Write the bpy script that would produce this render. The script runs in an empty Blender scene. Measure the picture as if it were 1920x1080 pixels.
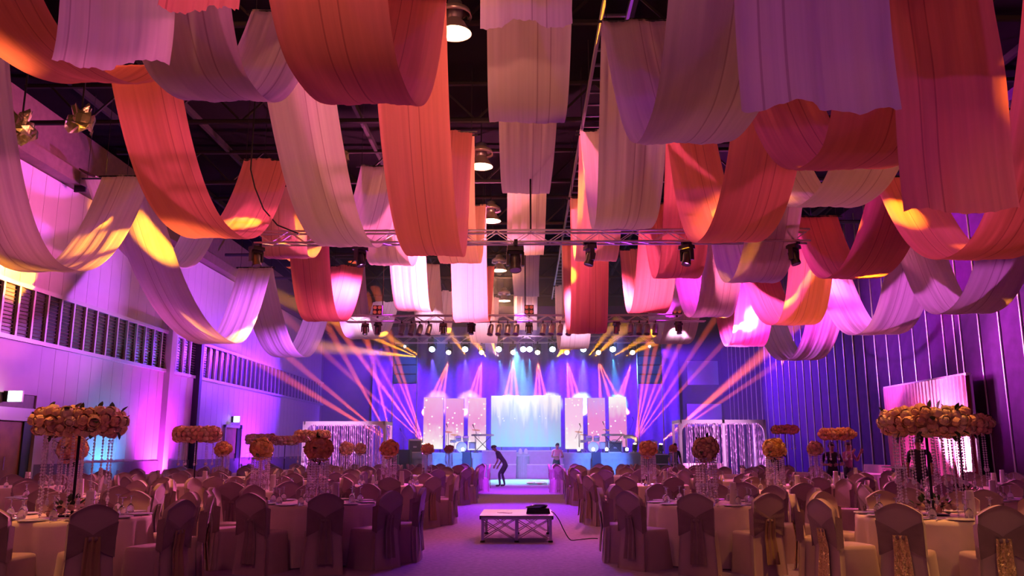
import bpy, bmesh, math, random
from mathutils import Vector, Matrix, Euler

# ------------------------------------------------------------------ camera, world, exposure
sc = bpy.context.scene
COL = sc.collection
PI = math.pi
R = math.radians
random.seed(11)

F_PX = 1550.0                       # focal length for a 1920 px wide picture
TILT = math.atan(302.0 / F_PX)
YAW = math.atan(25.0 / math.hypot(F_PX, 302.0))
CAM = Vector((0.0, 0.0, 1.47))
cam_data = bpy.data.cameras.new('camera')
cam_data.sensor_width = 36.0
cam_data.lens = 36.0 * F_PX / 1920.0
cam_data.clip_end = 200
cam = bpy.data.objects.new('camera', cam_data)
COL.objects.link(cam)
cam.location = CAM
cam.rotation_euler = (PI / 2 + TILT, 0, YAW)
sc.camera = cam
CAM_ROT = Euler((PI / 2 + TILT, 0, YAW)).to_matrix()

sc.view_settings.view_transform = 'Standard'
sc.view_settings.look = 'None'
sc.view_settings.exposure = 0.0
sc.view_settings.gamma = 1.0
sc.view_settings.use_curve_mapping = False

world = bpy.data.worlds.new('hall_dark')
sc.world = world
world.use_nodes = True
world.node_tree.nodes['Background'].inputs[0].default_value = (0.20, 0.06, 0.30, 1)
world.node_tree.nodes['Background'].inputs[1].default_value = 0.006

cy = sc.cycles
cy.use_denoising = True
cy.max_bounces = 6
cy.diffuse_bounces = 3
cy.glossy_bounces = 2
cy.transmission_bounces = 5
cy.transparent_max_bounces = 6
cy.volume_bounces = 0
cy.sample_clamp_indirect = 4.0
cy.sample_clamp_direct = 0.0
cy.caustics_reflective = False
cy.caustics_refractive = False


def ray(px, py):
    v = Vector(((px - 960.0) / F_PX, (540.0 - py) / F_PX, -1.0))
    return CAM_ROT @ v


def at_y(px, py, y):
    """where the sight line through a spot of the photograph meets depth y"""
    r = ray(px, py)
    return CAM + r * (y / r.y)


def at_x(px, py, x):
    r = ray(px, py)
    return CAM + r * (x / r.x)


# ------------------------------------------------------------------ lights
LIGHTS = []


def light(kind, name, loc, power, color, target=None, angle=40, blend=0.3, radius=0.05, size=1.0, spread=180):
    d = bpy.data.lights.new(name, kind)
    d.energy = power
    d.color = color
    if kind == 'SPOT':
        d.spot_size = R(angle)
        d.spot_blend = blend
        d.shadow_soft_size = radius
    elif kind == 'POINT':
        d.shadow_soft_size = radius
    elif kind == 'AREA':
        d.size = size
        d.spread = R(spread)
    o = bpy.data.objects.new(name, d)
    COL.objects.link(o)
    o.location = loc
    if target is not None:
        o.rotation_euler = (Vector(target) - Vector(loc)).to_track_quat('-Z', 'Y').to_euler()
    LIGHTS.append(o)
    return o


AMBER = (1.0, 0.36, 0.04)
ORANGE = (1.0, 0.22, 0.06)
BLUE = (0.16, 0.05, 1.0)
CYAN = (0.10, 0.45, 1.0)
VIOLET = (0.36, 0.05, 1.0)
MAGENTA = (1.0, 0.07, 0.75)
PINK = (1.0, 0.18, 0.55)
WARM = (1.0, 0.50, 0.22)

K_BLUE, K_AMBER, K_FAN, K_LAND, K_PEND = 9.0, 38.0, 19.0, 75.0, 0.5
HAZE = 0.012

# house and wash lights of the hall (some are added fill without a fixture)
# violet and magenta wash thrown by the truss cans over the tables
light('SPOT', 'truss_wash', (-4.5, 26, 5.9), 280, (0.7, 0.03, 0.9), target=(-5.5, 18, 0), angle=95, blend=1, radius=0.3)
light('SPOT', 'truss_wash', (4.5, 26, 5.9), 280, (0.7, 0.03, 0.9), target=(5.5, 18, 0), angle=95, blend=1, radius=0.3)
light('SPOT', 'truss_wash', (0, 26, 5.9), 13000, (0.40, 0.02, 1.0), target=(0, 21, 0), angle=46, blend=1, radius=0.3)
light('SPOT', 'truss_wash', (0, 26, 5.9), 16000, (0.42, 0.03, 1.0), target=(0, 30.5, 0), angle=46, blend=1, radius=0.3)
light('SPOT', 'truss_wash', (0.3, 16.5, 5.4), 1000, (0.25, 0.015, 1.0), target=(0, 12, 0), angle=46, blend=1, radius=0.3)
# front light on the stage skirt and steps from the middle truss
light('SPOT', 'stage_front_light', (0, 26.2, 5.9), 12000, (0.42, 0.06, 1.0), target=(0, 43.5, 0.6), angle=20, blend=0.8, radius=0.1)
light('SPOT', 'stage_front_light', (-0.5, 42.9, 6.7), 60000, (0.15, 0.55, 1.0), target=(-0.3, 38.6, 0), angle=44, blend=0.8, radius=0.1)
for x_ in (-3.6, 3.9):
    light('SPOT', 'stage_front_light', (x_ * 0.8, 26.2, 5.9), 50000, (0.08, 0.22, 1.0), target=(x_, 43.9, 0.7), angle=11, blend=0.8, radius=0.1)
# magenta up-wash on the fabric from the middle truss
for x_, c_ in ((-7.6, (1.0, 0.12, 0.62)), (-3.0, (1.0, 0.16, 0.42)), (3.0, (1.0, 0.16, 0.42)), (8.0, (0.95, 0.04, 0.9))):
    light('SPOT', 'fabric_wash', (x_ * 0.68, 26, 5.75), 6000 if x_ < -5 else 15000, c_, target=(x_, 19, 7.2), angle=84 if x_ < -5 else 120, blend=1, radius=0.2)
for x_ in (-4.0, 4.0):  # unseen violet spots added low down to rim the swags from below
    light('SPOT', 'fabric_wash', (x_, 27.6, 1.4), 2200, (0.55, 0.05, 1.0), target=(x_ * 0.8, 11, 5.2), angle=60, blend=1, radius=0.3)
# wall washers at the foot of the panelled wall
light('SPOT', 'wall_wash', (-11.0, 27.0, 0.4), 2000, (0.80, 0.04, 1.0), target=(-12, 27.0, 1.9), angle=112, blend=1, radius=0.2)
light('SPOT', 'wall_wash', (-11.1, 23.6, 0.3), 1000, (0.05, 0.45, 1.0), target=(-12, 23.8, 1.8), angle=110, blend=1, radius=0.2)
light('SPOT', 'wall_wash', (-10.4, 20.0, 0.4), 3600, (0.42, 0.02, 1.0), target=(-12, 19.5, 1.8), angle=110, blend=1, radius=0.2)
light('SPOT', 'wall_wash', (-10.4, 36.0, 0.4), 2600, (0.26, 0.02, 1.0), target=(-12, 36.0, 1.9), angle=115, blend=1, radius=0.2)
# warm house light: further rows of pendants, shaded to fall on the tables
for x_, y_, p_, a_ in ((-7.0, 8.7, 2000, 36), (5.6, 9.1, 2400, 36), (-6.8, 14.2, 1800, 34), (4.3, 15.0, 1300, 36), (0.0, 13.7, 900, 40), (-7.5, 21.0, 1200, 40), (7.5, 19.0, 1200, 40), (-2.7, 23.5, 800, 34)):
    light('SPOT', 'house_and_fill_light', (x_, y_, 8.7), p_, (1.0, 0.36, 0.09), target=(x_ * 0.82, y_ + 0.2, 0), angle=a_, blend=0.6, radius=0.15)
for x_, y_ in ((-6.5, 11.5), (6.2, 11.5)):
    light('POINT', 'house_and_fill_light', (x_, y_, 8.5), 180, (1.0, 0.27, 0.13), radius=0.3)
for x_, y_, p_ in ((-3.0, 2.5, 320), (3.5, 2.5, 130)):  # unseen fill points added above the nearest strips
    light('POINT', 'house_and_fill_light', (x_, y_, 8.6), p_, (1.0, 0.27, 0.28), radius=0.3)
light('POINT', 'house_and_fill_light', (0, -2.5, 6.5), 60, (0.45, 0.08, 1.0), radius=0.4)  # unseen violet fill added behind the camera
# blue flood over the stage
for x_ in (-7.0, -2.5, 2.5, 7.0):
    light('SPOT', 'stage_flood', (x_, 46.4, 7.4), 6500, (0.15, 0.012, 1.0), target=(x_ * 1.1, 49, 2.5), angle=100, blend=1, radius=0.2)
# pink uplights in the tinsel frames
for x_ in (-8.6, -6.3, 6.9, 9.3):
    light('SPOT', 'frame_uplight', (x_, 34.7, 0.4), 500, (1.0, 0.35, 0.9), target=(x_, 34.2, 2.6), angle=130, blend=1, radius=0.1)
# violet flood from both ends of the rear truss into the haze
for s_ in (-1, 1):
    light('SPOT', 'stage_flood', (s_ * 6.9, 42.4, 6.4), 14000, (0.16, 0.012, 1.0), target=(s_ * 11.0, 37.5, 4.0), angle=62, blend=1, radius=0.2)
    # pink-white front light on the tinsel frames from the middle truss
    light('SPOT', 'frame_front_light', (s_ * 5.0, 26.2, 5.2), 5000, (1.0, 0.42, 0.95), target=(s_ * 7.8, 34, 1.7), angle=24, blend=0.9, radius=0.1)
light('SPOT', 'backdrop_fill', (7.0, 22.5, 7.6), 5000, (1.0, 0.10, 0.62), target=(11.0, 23.6, 2.0), angle=42, blend=0.9, radius=0.2)  # unseen spot added to brighten the pink backdrop
light('SPOT', 'door_fill', (-9.8, 17.0, 7.0), 500, (1.0, 0.42, 0.08), target=(-12, 18.6, 1.0), angle=30, blend=0.8, radius=0.2)  # unseen warm spot added to lift the wooden door
light('SPOT', 'house_and_fill_light', (5.2, 3.5, 7.5), 260, (1.0, 0.55, 0.14), target=(3.7, 8.0, 0.8), angle=24, blend=0.8, radius=0.1)  # unseen warm spot added to catch the near sash tails
for s_ in (-1, 1):  # blue spots added only to tint the loudspeaker columns
    light('SPOT', 'stage_flood', (s_ * 5.0, 42.2, 6.0), 1600, (0.05, 0.16, 1.0), target=(s_ * 6.8, 45, 5.6), angle=46, blend=0.8, radius=0.1)
# lavender spots added below the middle truss to brighten the outer strips
for x_, tx_, ty_, tz_, c_, p_ in ((-5.2, -8.3, 23.0, 5.2, (0.60, 0.12, 1.0), 4600), (-5.2, -8.3, 28.6, 5.6, (0.50, 0.09, 1.0), 4200), (5.2, 8.6, 20.5, 5.0, (0.95, 0.16, 1.0), 7500), (5.2, 8.6, 25.6, 5.0, (0.62, 0.12, 1.0), 4200)):
    light('SPOT', 'fabric_wash', (x_, 26.0, 4.2), p_, c_, target=(tx_, ty_, tz_), angle=64, blend=0.9, radius=0.1)
# unseen warm spots added behind the camera to brighten the nearest strips
light('SPOT', 'house_and_fill_light', (-0.8, -3.0, 4.6), 2600, (1.0, 0.34, 0.22), target=(-1.8, 6.6, 6.3), angle=26, blend=0.9, radius=0.2)
light('SPOT', 'house_and_fill_light', (0.6, -3.0, 4.6), 700, (1.0, 0.40, 0.26), target=(0.6, 8.5, 7.2), angle=26, blend=0.9, radius=0.2)


# ------------------------------------------------------------------ materials
MATS = {}


def M(name, color, rough=0.7, metal=0.0, vary=0.0, vscale=6.0, bump=0.0, bscale=60.0, emit=None, estr=0.0, trans=0.0, ior=1.45, sheen=0.0, coat=0.0, spec=0.5):
    if name in MATS:
        return MATS[name]
    m = bpy.data.materials.new(name)
    m.use_nodes = True
    nt = m.node_tree
    b = nt.nodes['Principled BSDF']
    b.inputs['Base Color'].default_value = (*color, 1)
    b.inputs['Roughness'].default_value = rough
    b.inputs['Metallic'].default_value = metal
    b.inputs['Transmission Weight'].default_value = trans
    b.inputs['IOR'].default_value = ior
    b.inputs['Sheen Weight'].default_value = sheen
    b.inputs['Coat Weight'].default_value = coat
    b.inputs['Specular IOR Level'].default_value = spec
    if emit:
        b.inputs['Emission Color'].default_value = (*emit, 1)
        b.inputs['Emission Strength'].default_value = estr
    tc = nt.nodes.new('ShaderNodeTexCoord')
    if vary:
        n = nt.nodes.new('ShaderNodeTexNoise')
        n.inputs['Scale'].default_value = vscale
        n.inputs['Detail'].default_value = 4
        nt.links.new(tc.outputs['Object'], n.inputs['Vector'])
        mp = nt.nodes.new('ShaderNodeMapRange')
        mp.inputs['From Min'].default_value = 0.3
        mp.inputs['From Max'].default_value = 0.7
        mp.inputs['To Min'].default_value = 1 - vary
        mp.inputs['To Max'].default_value = 1 + vary * 0.6
        nt.links.new(n.outputs[0], mp.inputs[0])
        mx = nt.nodes.new('ShaderNodeMix')
        mx.data_type = 'RGBA'
        mx.blend_type = 'MULTIPLY'
        mx.inputs[0].default_value = 1.0
        mx.inputs[6].default_value = (*color, 1)
        nt.links.new(mp.outputs[0], mx.inputs[7])
        nt.links.new(mx.outputs[2], b.inputs['Base Color'])
    if bump:
        n2 = nt.nodes.new('ShaderNodeTexNoise')
        n2.inputs['Scale'].default_value = bscale
        n2.inputs['Detail'].default_value = 2
        nt.links.new(tc.outputs['Object'], n2.inputs['Vector'])
        bp = nt.nodes.new('ShaderNodeBump')
        bp.inputs['Strength'].default_value = bump
        bp.inputs['Distance'].default_value = 0.01
        nt.links.new(n2.outputs[0], bp.inputs['Height'])
        nt.links.new(bp.outputs[0], b.inputs['Normal'])
    MATS[name] = m
    return m


def cloth_mat(name, color, translucent=0.4, vary=0.12):
    """thin woven cloth that lets light through"""
    m = bpy.data.materials.new(name)
    m.use_nodes = True
    nt = m.node_tree
    nt.nodes.remove(nt.nodes['Principled BSDF'])
    out = nt.nodes['Material Output']
    tc = nt.nodes.new('ShaderNodeTexCoord')
    mapn = nt.nodes.new('ShaderNodeMapping')
    mapn.inputs['Scale'].default_value = (22, 0.35, 0.35)
    n = nt.nodes.new('ShaderNodeTexNoise')
    n.inputs['Scale'].default_value = 1.0
    n.inputs['Detail'].default_value = 3
    nt.links.new(tc.outputs['Object'], mapn.inputs['Vector'])
    nt.links.new(mapn.outputs[0], n.inputs['Vector'])
    mp = nt.nodes.new('ShaderNodeMapRange')
    mp.inputs['From Min'].default_value = 0.3
    mp.inputs['From Max'].default_value = 0.7
    mp.inputs['To Min'].default_value = 1 - vary
    mp.inputs['To Max'].default_value = 1.0
    nt.links.new(n.outputs[0], mp.inputs[0])
    mx = nt.nodes.new('ShaderNodeMix')
    mx.data_type = 'RGBA'
    mx.blend_type = 'MULTIPLY'
    mx.inputs[0].default_value = 1.0
    mx.inputs[6].default_value = (*color, 1)
    nt.links.new(mp.outputs[0], mx.inputs[7])
    # two sewn seams that run the length of the cloth
    sx = nt.nodes.new('ShaderNodeSeparateXYZ')
    nt.links.new(tc.outputs['Object'], sx.inputs[0])
    oi = nt.nodes.new('ShaderNodeObjectInfo')
    prev = mx.outputs[2]
    for gap in (0.0, 0.16):
        mr = nt.nodes.new('ShaderNodeMapRange')
        mr.inputs['To Min'].default_value = -0.42 + gap
        mr.inputs['To Max'].default_value = 0.22 + gap
        nt.links.new(oi.outputs['Random'], mr.inputs[0])
        cp = nt.nodes.new('ShaderNodeMath')
        cp.operation = 'COMPARE'
        cp.inputs[2].default_value = 0.0075
        nt.links.new(sx.outputs['X'], cp.inputs[0])
        nt.links.new(mr.outputs[0], cp.inputs[1])
        fm = nt.nodes.new('ShaderNodeMath')
        fm.operation = 'MULTIPLY'
        fm.inputs[1].default_value = 0.55
        nt.links.new(cp.outputs[0], fm.inputs[0])
        dk = nt.nodes.new('ShaderNodeMix')
        dk.data_type = 'RGBA'
        nt.links.new(fm.outputs[0], dk.inputs[0])
        nt.links.new(prev, dk.inputs[6])
        dk.inputs[7].default_value = (color[0] * 0.45, color[1] * 0.3, color[2] * 0.35, 1)
        prev = dk.outputs[2]
    d = nt.nodes.new('ShaderNodeBsdfDiffuse')
    t = nt.nodes.new('ShaderNodeBsdfTranslucent')
    bp = nt.nodes.new('ShaderNodeBump')
    bp.inputs['Strength'].default_value = 0.25
    bp.inputs['Distance'].default_value = 0.02
    nt.links.new(n.outputs[0], bp.inputs['Height'])
    ms = nt.nodes.new('ShaderNodeMixShader')
    ms.inputs[0].default_value = translucent
    nt.links.new(prev, d.inputs['Color'])
    nt.links.new(prev, t.inputs['Color'])
    nt.links.new(bp.outputs[0], d.inputs['Normal'])
    nt.links.new(d.outputs[0], ms.inputs[1])
    nt.links.new(t.outputs[0], ms.inputs[2])
    nt.links.new(ms.outputs[0], out.inputs['Surface'])
    MATS[name] = m
    return m


def glow(name, color, strength):
    return M(name, (0.02, 0.02, 0.02), 0.4, emit=color, estr=strength)


m_white_drape = cloth_mat('white_drape', (0.80, 0.68, 0.66), 0.42)
m_coral_drape = cloth_mat('coral_drape', (0.82, 0.27, 0.24), 0.42)
m_blush_drape = cloth_mat('blush_drape', (0.82, 0.45, 0.40), 0.42)
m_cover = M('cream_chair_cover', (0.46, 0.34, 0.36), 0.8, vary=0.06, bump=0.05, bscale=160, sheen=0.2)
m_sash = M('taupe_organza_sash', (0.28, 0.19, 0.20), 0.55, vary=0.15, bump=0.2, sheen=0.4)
m_table = M('ivory_tablecloth', (0.78, 0.66, 0.58), 0.8, vary=0.06, bump=0.1, bscale=80)
m_carpet = M('loop_carpet', (0.32, 0.24, 0.42), 0.95, vary=0.22, vscale=14, bump=0.6, bscale=220)
m_panel = M('painted_wall_panel', (0.58, 0.46, 0.54), 0.6, vary=0.05, vscale=2)
m_dado = M('dark_dado', (0.14, 0.09, 0.12), 0.5, vary=0.2)
m_brown = M('brown_steel', (0.16, 0.09, 0.08), 0.5, vary=0.2)
m_mullion = M('grey_mullion', (0.50, 0.44, 0.46), 0.4, metal=0.2)
m_pane = M('dark_pane', (0.02, 0.015, 0.02), 0.25)
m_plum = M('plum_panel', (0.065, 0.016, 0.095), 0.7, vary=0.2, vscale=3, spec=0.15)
m_strip = M('polished_strip', (0.75, 0.70, 0.80), 0.28, metal=1.0)
m_roof = M('roof_sheet', (0.004, 0.003, 0.005), 1.0, vary=0.3, spec=0.05)
m_roofsteel = M('roof_steel', (0.014, 0.012, 0.014), 0.8, spec=0.2)
m_tray = M('galvanised_tray', (0.16, 0.14, 0.20), 0.45, metal=0.4)
m_alu = M('truss_aluminium', (0.62, 0.58, 0.62), 0.35, metal=0.8)
m_black = M('black_plastic', (0.012, 0.011, 0.014), 0.45, bump=0.05)
m_blackmetal = M('black_metal', (0.02, 0.018, 0.022), 0.4, metal=0.5)
m_wood = M('door_wood', (0.30, 0.13, 0.05), 0.5, vary=0.3, vscale=3)
m_chrome = M('chrome', (0.8, 0.8, 0.82), 0.15, metal=1.0)
m_glass = M('goblet_glass', (0.95, 0.95, 1.0), 0.06, trans=0.82, ior=1.4, coat=1.0)
m_plate = M('china_plate', (0.80, 0.78, 0.76), 0.2, coat=0.5)


def crystal_mat():
    m = bpy.data.materials.new('crystal_bead')
    m.use_nodes = True
    nt = m.node_tree
    nt.nodes.remove(nt.nodes['Principled BSDF'])
    tr = nt.nodes.new('ShaderNodeBsdfTranslucent')
    gl = nt.nodes.new('ShaderNodeBsdfAnisotropic')
    df = nt.nodes.new('ShaderNodeBsdfDiffuse')
    tr.inputs[0].default_value = df.inputs[0].default_value = (0.92, 0.88, 0.98, 1)
    gl.inputs[0].default_value = (1, 1, 1, 1)
    gl.inputs['Roughness'].default_value = 0.15
    a = nt.nodes.new('ShaderNodeMixShader')
    c = nt.nodes.new('ShaderNodeMixShader')
    a.inputs[0].default_value = 0.5
    c.inputs[0].default_value = 0.3
    nt.links.new(df.outputs[0], a.inputs[1])
    nt.links.new(tr.outputs[0], a.inputs[2])
    nt.links.new(a.outputs[0], c.inputs[1])
    nt.links.new(gl.outputs[0], c.inputs[2])
    nt.links.new(c.outputs[0], nt.nodes['Material Output'].inputs['Surface'])
    return m


m_crystal = crystal_mat()
m_foil = M('crumpled_foil', (0.85, 0.75, 0.55), 0.25, metal=0.9, bump=0.8, bscale=14)
m_leaf = M('dark_leaf', (0.02, 0.05, 0.02), 0.5, vary=0.3)
m_rose = [M('cream_rose', (0.90, 0.70, 0.50), 0.7, vary=0.1), M('peach_rose', (0.88, 0.55, 0.36), 0.7, vary=0.1), M('blush_rose', (0.85, 0.48, 0.36), 0.7, vary=0.1)]
m_rose_red = [M('rust_rose', (0.85, 0.40, 0.22), 0.7, vary=0.1), M('coral_rose', (0.86, 0.50, 0.32), 0.7, vary=0.1), M('amber_rose', (0.84, 0.45, 0.20), 0.7, vary=0.1)]
m_rose_dusk = [M('dusk_rose', (0.62, 0.34, 0.28), 0.7, vary=0.1), M('mauve_rose', (0.62, 0.38, 0.32), 0.7, vary=0.1), M('tan_rose', (0.68, 0.44, 0.32), 0.7, vary=0.1)]
m_rose_yellow = [M('honey_rose', (0.90, 0.58, 0.20), 0.7, vary=0.1), M('apricot_rose', (0.90, 0.50, 0.20), 0.7, vary=0.1), M('butter_rose', (0.92, 0.66, 0.30), 0.7, vary=0.1)]
m_skirt = M('pale_stage_skirt', (0.45, 0.50, 0.62), 0.8, vary=0.08)
m_riser = M('carpeted_step', (0.55, 0.34, 0.66), 0.85, vary=0.08)
m_white = M('white_paint', (0.82, 0.80, 0.82), 0.5)
m_dance = M('glossy_dance_floor', (0.82, 0.84, 0.86), 0.18, coat=0.3)


def sequin_mat():
    m = bpy.data.materials.new('gold_sequin')
    m.use_nodes = True
    nt = m.node_tree
    b = nt.nodes['Principled BSDF']
    tc = nt.nodes.new('ShaderNodeTexCoord')
    v = nt.nodes.new('ShaderNodeTexVoronoi')
    v.inputs['Scale'].default_value = 130
    nt.links.new(tc.outputs['Object'], v.inputs['Vector'])
    # every sequin tips its own way
    ge = nt.nodes.new('ShaderNodeNewGeometry')
    sub = nt.nodes.new('ShaderNodeVectorMath')
    sub.operation = 'SUBTRACT'
    sub.inputs[1].default_value = (0.5, 0.5, 0.5)
    nt.links.new(v.outputs['Color'], sub.inputs[0])
    scl = nt.nodes.new('ShaderNodeVectorMath')
    scl.operation = 'SCALE'
    scl.inputs['Scale'].default_value = 1.5
    nt.links.new(sub.outputs[0], scl.inputs[0])
    ad = nt.nodes.new('ShaderNodeVectorMath')
    nt.links.new(ge.outputs['Normal'], ad.inputs[0])
    nt.links.new(scl.outputs[0], ad.inputs[1])
    nz = nt.nodes.new('ShaderNodeVectorMath')
    nz.operation = 'NORMALIZE'
    nt.links.new(ad.outputs[0], nz.inputs[0])
    nt.links.new(nz.outputs[0], b.inputs['Normal'])
    b.inputs['Base Color'].default_value = (0.92, 0.70, 0.34, 1)
    b.inputs['Metallic'].default_value = 0.45
    b.inputs['Roughness'].default_value = 0.3
    MATS['gold_sequin'] = m
    return m


m_sequin = sequin_mat()


# ------------------------------------------------------------------ mesh helpers
class MB:
    def __init__(self):
        self.v = []
        self.f = []

    def add(self, verts, faces):
        o = len(self.v)
        self.v += [tuple(p) for p in verts]
        self.f += [tuple(i + o for i in q) for q in faces]

    def box(self, c, s, rot=None, taper=1.0):
        x, y, z = s[0] / 2, s[1] / 2, s[2] / 2
        vs = []
        for k, t in ((-1, 1.0), (1, taper)):
            for i, j in ((-1, -1), (1, -1), (1, 1), (-1, 1)):
                p = Vector((i * x * t, j * y * t, k * z))
                if rot is not None:
                    p = rot @ p
                vs.append(p + Vector(c))
        self.add(vs, [(0, 3, 2, 1), (4, 5, 6, 7), (0, 1, 5, 4), (1, 2, 6, 5), (2, 3, 7, 6), (3, 0, 4, 7)])
        return self

    def tube(self, pts, r, n=6, cap=True):
        pts = [Vector(p) for p in pts]
        rs = r if isinstance(r, (list, tuple)) else [r] * len(pts)
        rings = []
        for i, p in enumerate(pts):
            a = pts[max(i - 1, 0)]
            b = pts[min(i + 1, len(pts) - 1)]
            t = (b - a).normalized()
            u = t.orthogonal().normalized() if i == 0 else (rings[-1][1] - t * rings[-1][1].dot(t)).normalized()
            w = t.cross(u)
            rings.append(([p + (u * math.cos(2 * PI * k / n) + w * math.sin(2 * PI * k / n)) * rs[i] for k in range(n)], u))
        vs = [q for rg in rings for q in rg[0]]
        fs = []
        for i in range(len(pts) - 1):
            for k in range(n):
                fs.append((i * n + k, i * n + (k + 1) % n, (i + 1) * n + (k + 1) % n, (i + 1) * n + k))
        if cap:
            fs.append(tuple(reversed(range(n))))
            fs.append(tuple((len(pts) - 1) * n + k for k in range(n)))
        self.add(vs, fs)
        return self

    def lathe(self, prof, n=16, c=(0, 0, 0), cap0=False, cap1=False):
        c = Vector(c)
        vs = [c + Vector((r * math.cos(2 * PI * k / n), r * math.sin(2 * PI * k / n), z)) for r, z in prof for k in range(n)]
        fs = []
        for i in range(len(prof) - 1):
            for k in range(n):
                fs.append((i * n + k, i * n + (k + 1) % n, (i + 1) * n + (k + 1) % n, (i + 1) * n + k))
        if cap0:
            fs.append(tuple(reversed(range(n))))
        if cap1:
            fs.append(tuple((len(prof) - 1) * n + k for k in range(n)))
        self.add(vs, fs)
        return self

    def ball(self, c, r, n=10, m=6, rot=None):
        if not isinstance(r, (tuple, list)):
            r = (r, r, r)
        c = Vector(c)
        vs, fs = [], []
        for i in range(m + 1):
            th = PI * i / m
            for k in range(n):
                p = Vector((r[0] * math.sin(th) * math.cos(2 * PI * k / n), r[1] * math.sin(th) * math.sin(2 * PI * k / n), r[2] * math.cos(th)))
                if rot is not None:
                    p = rot @ p
                vs.append(c + p)
        for i in range(m):
            for k in range(n):
                fs.append((i * n + k, (i + 1) * n + k, (i + 1) * n + (k + 1) % n, i * n + (k + 1) % n))
        self.add(vs, fs)
        return self

    def grid(self, fn, nu, nv):
        vs = [fn(i / nu, j / nv) for j in range(nv + 1) for i in range(nu + 1)]
        w = nu + 1
        fs = [(j * w + i, j * w + i + 1, (j + 1) * w + i + 1, (j + 1) * w + i) for j in range(nv) for i in range(nu)]
        self.add(vs, fs)
        return self

    def mesh(self, name, mat, smooth=False):
        me = bpy.data.meshes.new(name)
        me.from_pydata(self.v, [], self.f)
        bm = bmesh.new()
        bm.from_mesh(me)
        bmesh.ops.remove_doubles(bm, verts=bm.verts, dist=1e-5)
        bm.to_mesh(me)
        bm.free()
        if smooth:
            me.polygons.foreach_set('use_smooth', [True] * len(me.polygons))
        me.materials.append(mat)
        me.update()
        return me

    def build(self, name, mat, parent=None, smooth=False, loc=(0, 0, 0), rot=(0, 0, 0)):
        return link(name, self.mesh(name, mat, smooth), parent, loc, rot)


def link(name, me, parent=None, loc=(0, 0, 0), rot=(0, 0, 0), scale=None):
    o = bpy.data.objects.new(name, me)
    COL.objects.link(o)
    o.location = loc
    o.rotation_euler = rot
    if scale is not None:
        o.scale = (scale, scale, scale) if isinstance(scale, (int, float)) else scale
    if parent is not None:
        o.parent = parent
    return o


def tag(o, label, cat, group=None):
    o['label'] = label
    o['category'] = cat
    if group:
        o['group'] = group
    return o


def thing(name, label, cat, loc=(0, 0, 0), rz=0.0, group=None):
    o = bpy.data.objects.new(name, None)
    o.empty_display_size = 0.1
    COL.objects.link(o)
    o.location = loc
    o.rotation_euler = (0, 0, rz)
    return tag(o, label, cat, group)


def structure(o):
    o['kind'] = 'structure'
    return o


def dup(root, loc=None, rz=None, label=None, group=None):
    r = root.copy()
    COL.objects.link(r)
    if loc is not None:
        r.location = loc
    if rz is not None:
        r.rotation_euler = (r.rotation_euler[0], r.rotation_euler[1], rz)
    if label:
        r['label'] = label
    if group:
        r['group'] = group
    for ch in list(root.children):
        c = ch.copy()
        COL.objects.link(c)
        c.parent = r
        for g in list(ch.children):
            d = g.copy()
            COL.objects.link(d)
            d.parent = c
    return r


ORD = ['first', 'second', 'third', 'fourth', 'fifth', 'sixth', 'seventh', 'eighth', 'ninth', 'tenth', 'eleventh', 'twelfth', 'thirteenth', 'fourteenth', 'fifteenth']

# ------------------------------------------------------------------ the hall
XL, XR, YB, ZR = -12.0, 11.6, 49.0, 9.9
Y0 = -6.0

b = MB()
b.box(((XL + XR) / 2, (Y0 + YB) / 2, -0.1), (XR - XL, YB - Y0, 0.2))
structure(b.build('floor', m_carpet))
b = MB()
b.box(((XL + XR) / 2, (Y0 + YB) / 2, ZR + 0.1), (XR - XL + 0.6, YB - Y0 + 0.6, 0.2))
ceiling = structure(b.build('ceiling', m_roof))

wl = MB()
wl.box((XL - 0.15, (Y0 + YB) / 2, ZR / 2), (0.3, YB - Y0, ZR))
wall_left = structure(wl.build('wall_left', m_brown))
PW = 0.6
n_pan = int((48.9 - 10.0) / PW)
pm_low = MB().box((0, 0, 0), (0.04, PW - 0.012, 2.88)).mesh('panel', m_panel)
pm_up = MB().box((0, 0, 0), (0.04, PW - 0.012, 2.88)).mesh('panel', m_panel)
pane_me = MB().box((0, 0, 0), (0.02, PW - 0.05, 1.16)).mesh('pane', m_pane)
mul_me = MB().box((0, 0, 0), (0.09, 0.07, 1.2)).mesh('mullion', m_mullion)
louv_me = MB()
for k in range(12):
    louv_me.box((0, 0, -0.5 + k * 0.09), (0.025, PW - 0.08, 0.012), Matrix.Rotation(R(25), 3, 'Y'))
louv_me = louv_me.mesh('louvre', m_brown)
window_1 = structure(thing('window_1', 'x', 'x', (XL, 0, 0)))
for k in ('label', 'category'):
    del window_1[k]
for i in range(n_pan):
    y = 10.0 + (i + 0.5) * PW
    if not (17.3 < y < 20.2):
        link('panel', pm_low, wall_left, (XL + 0.02, y, 1.1 + 1.44))
    link('panel', pm_up, wall_left, (XL + 0.02, y, 5.34 + 1.44))
    link('pane', pane_me, window_1, (0.01, y, 4.66))
    link('mullion', mul_me, window_1, (0.045, y + PW / 2, 4.66))
    if y < 31:
        lv = link('louvre', louv_me, window_1, (0.035, y, 4.66))
        lv['kind'] = 'stuff'
b = MB()
b.box((0.06, (10 + 48.9) / 2, 4.02), (0.12, 38.9, 0.10))
b.build('window_sill', m_mullion, window_1)
b = MB()
b.box((0.05, (10 + 48.9) / 2, 5.3), (0.1, 38.9, 0.10))
b.build('window_frame', m_mullion, window_1)
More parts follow.
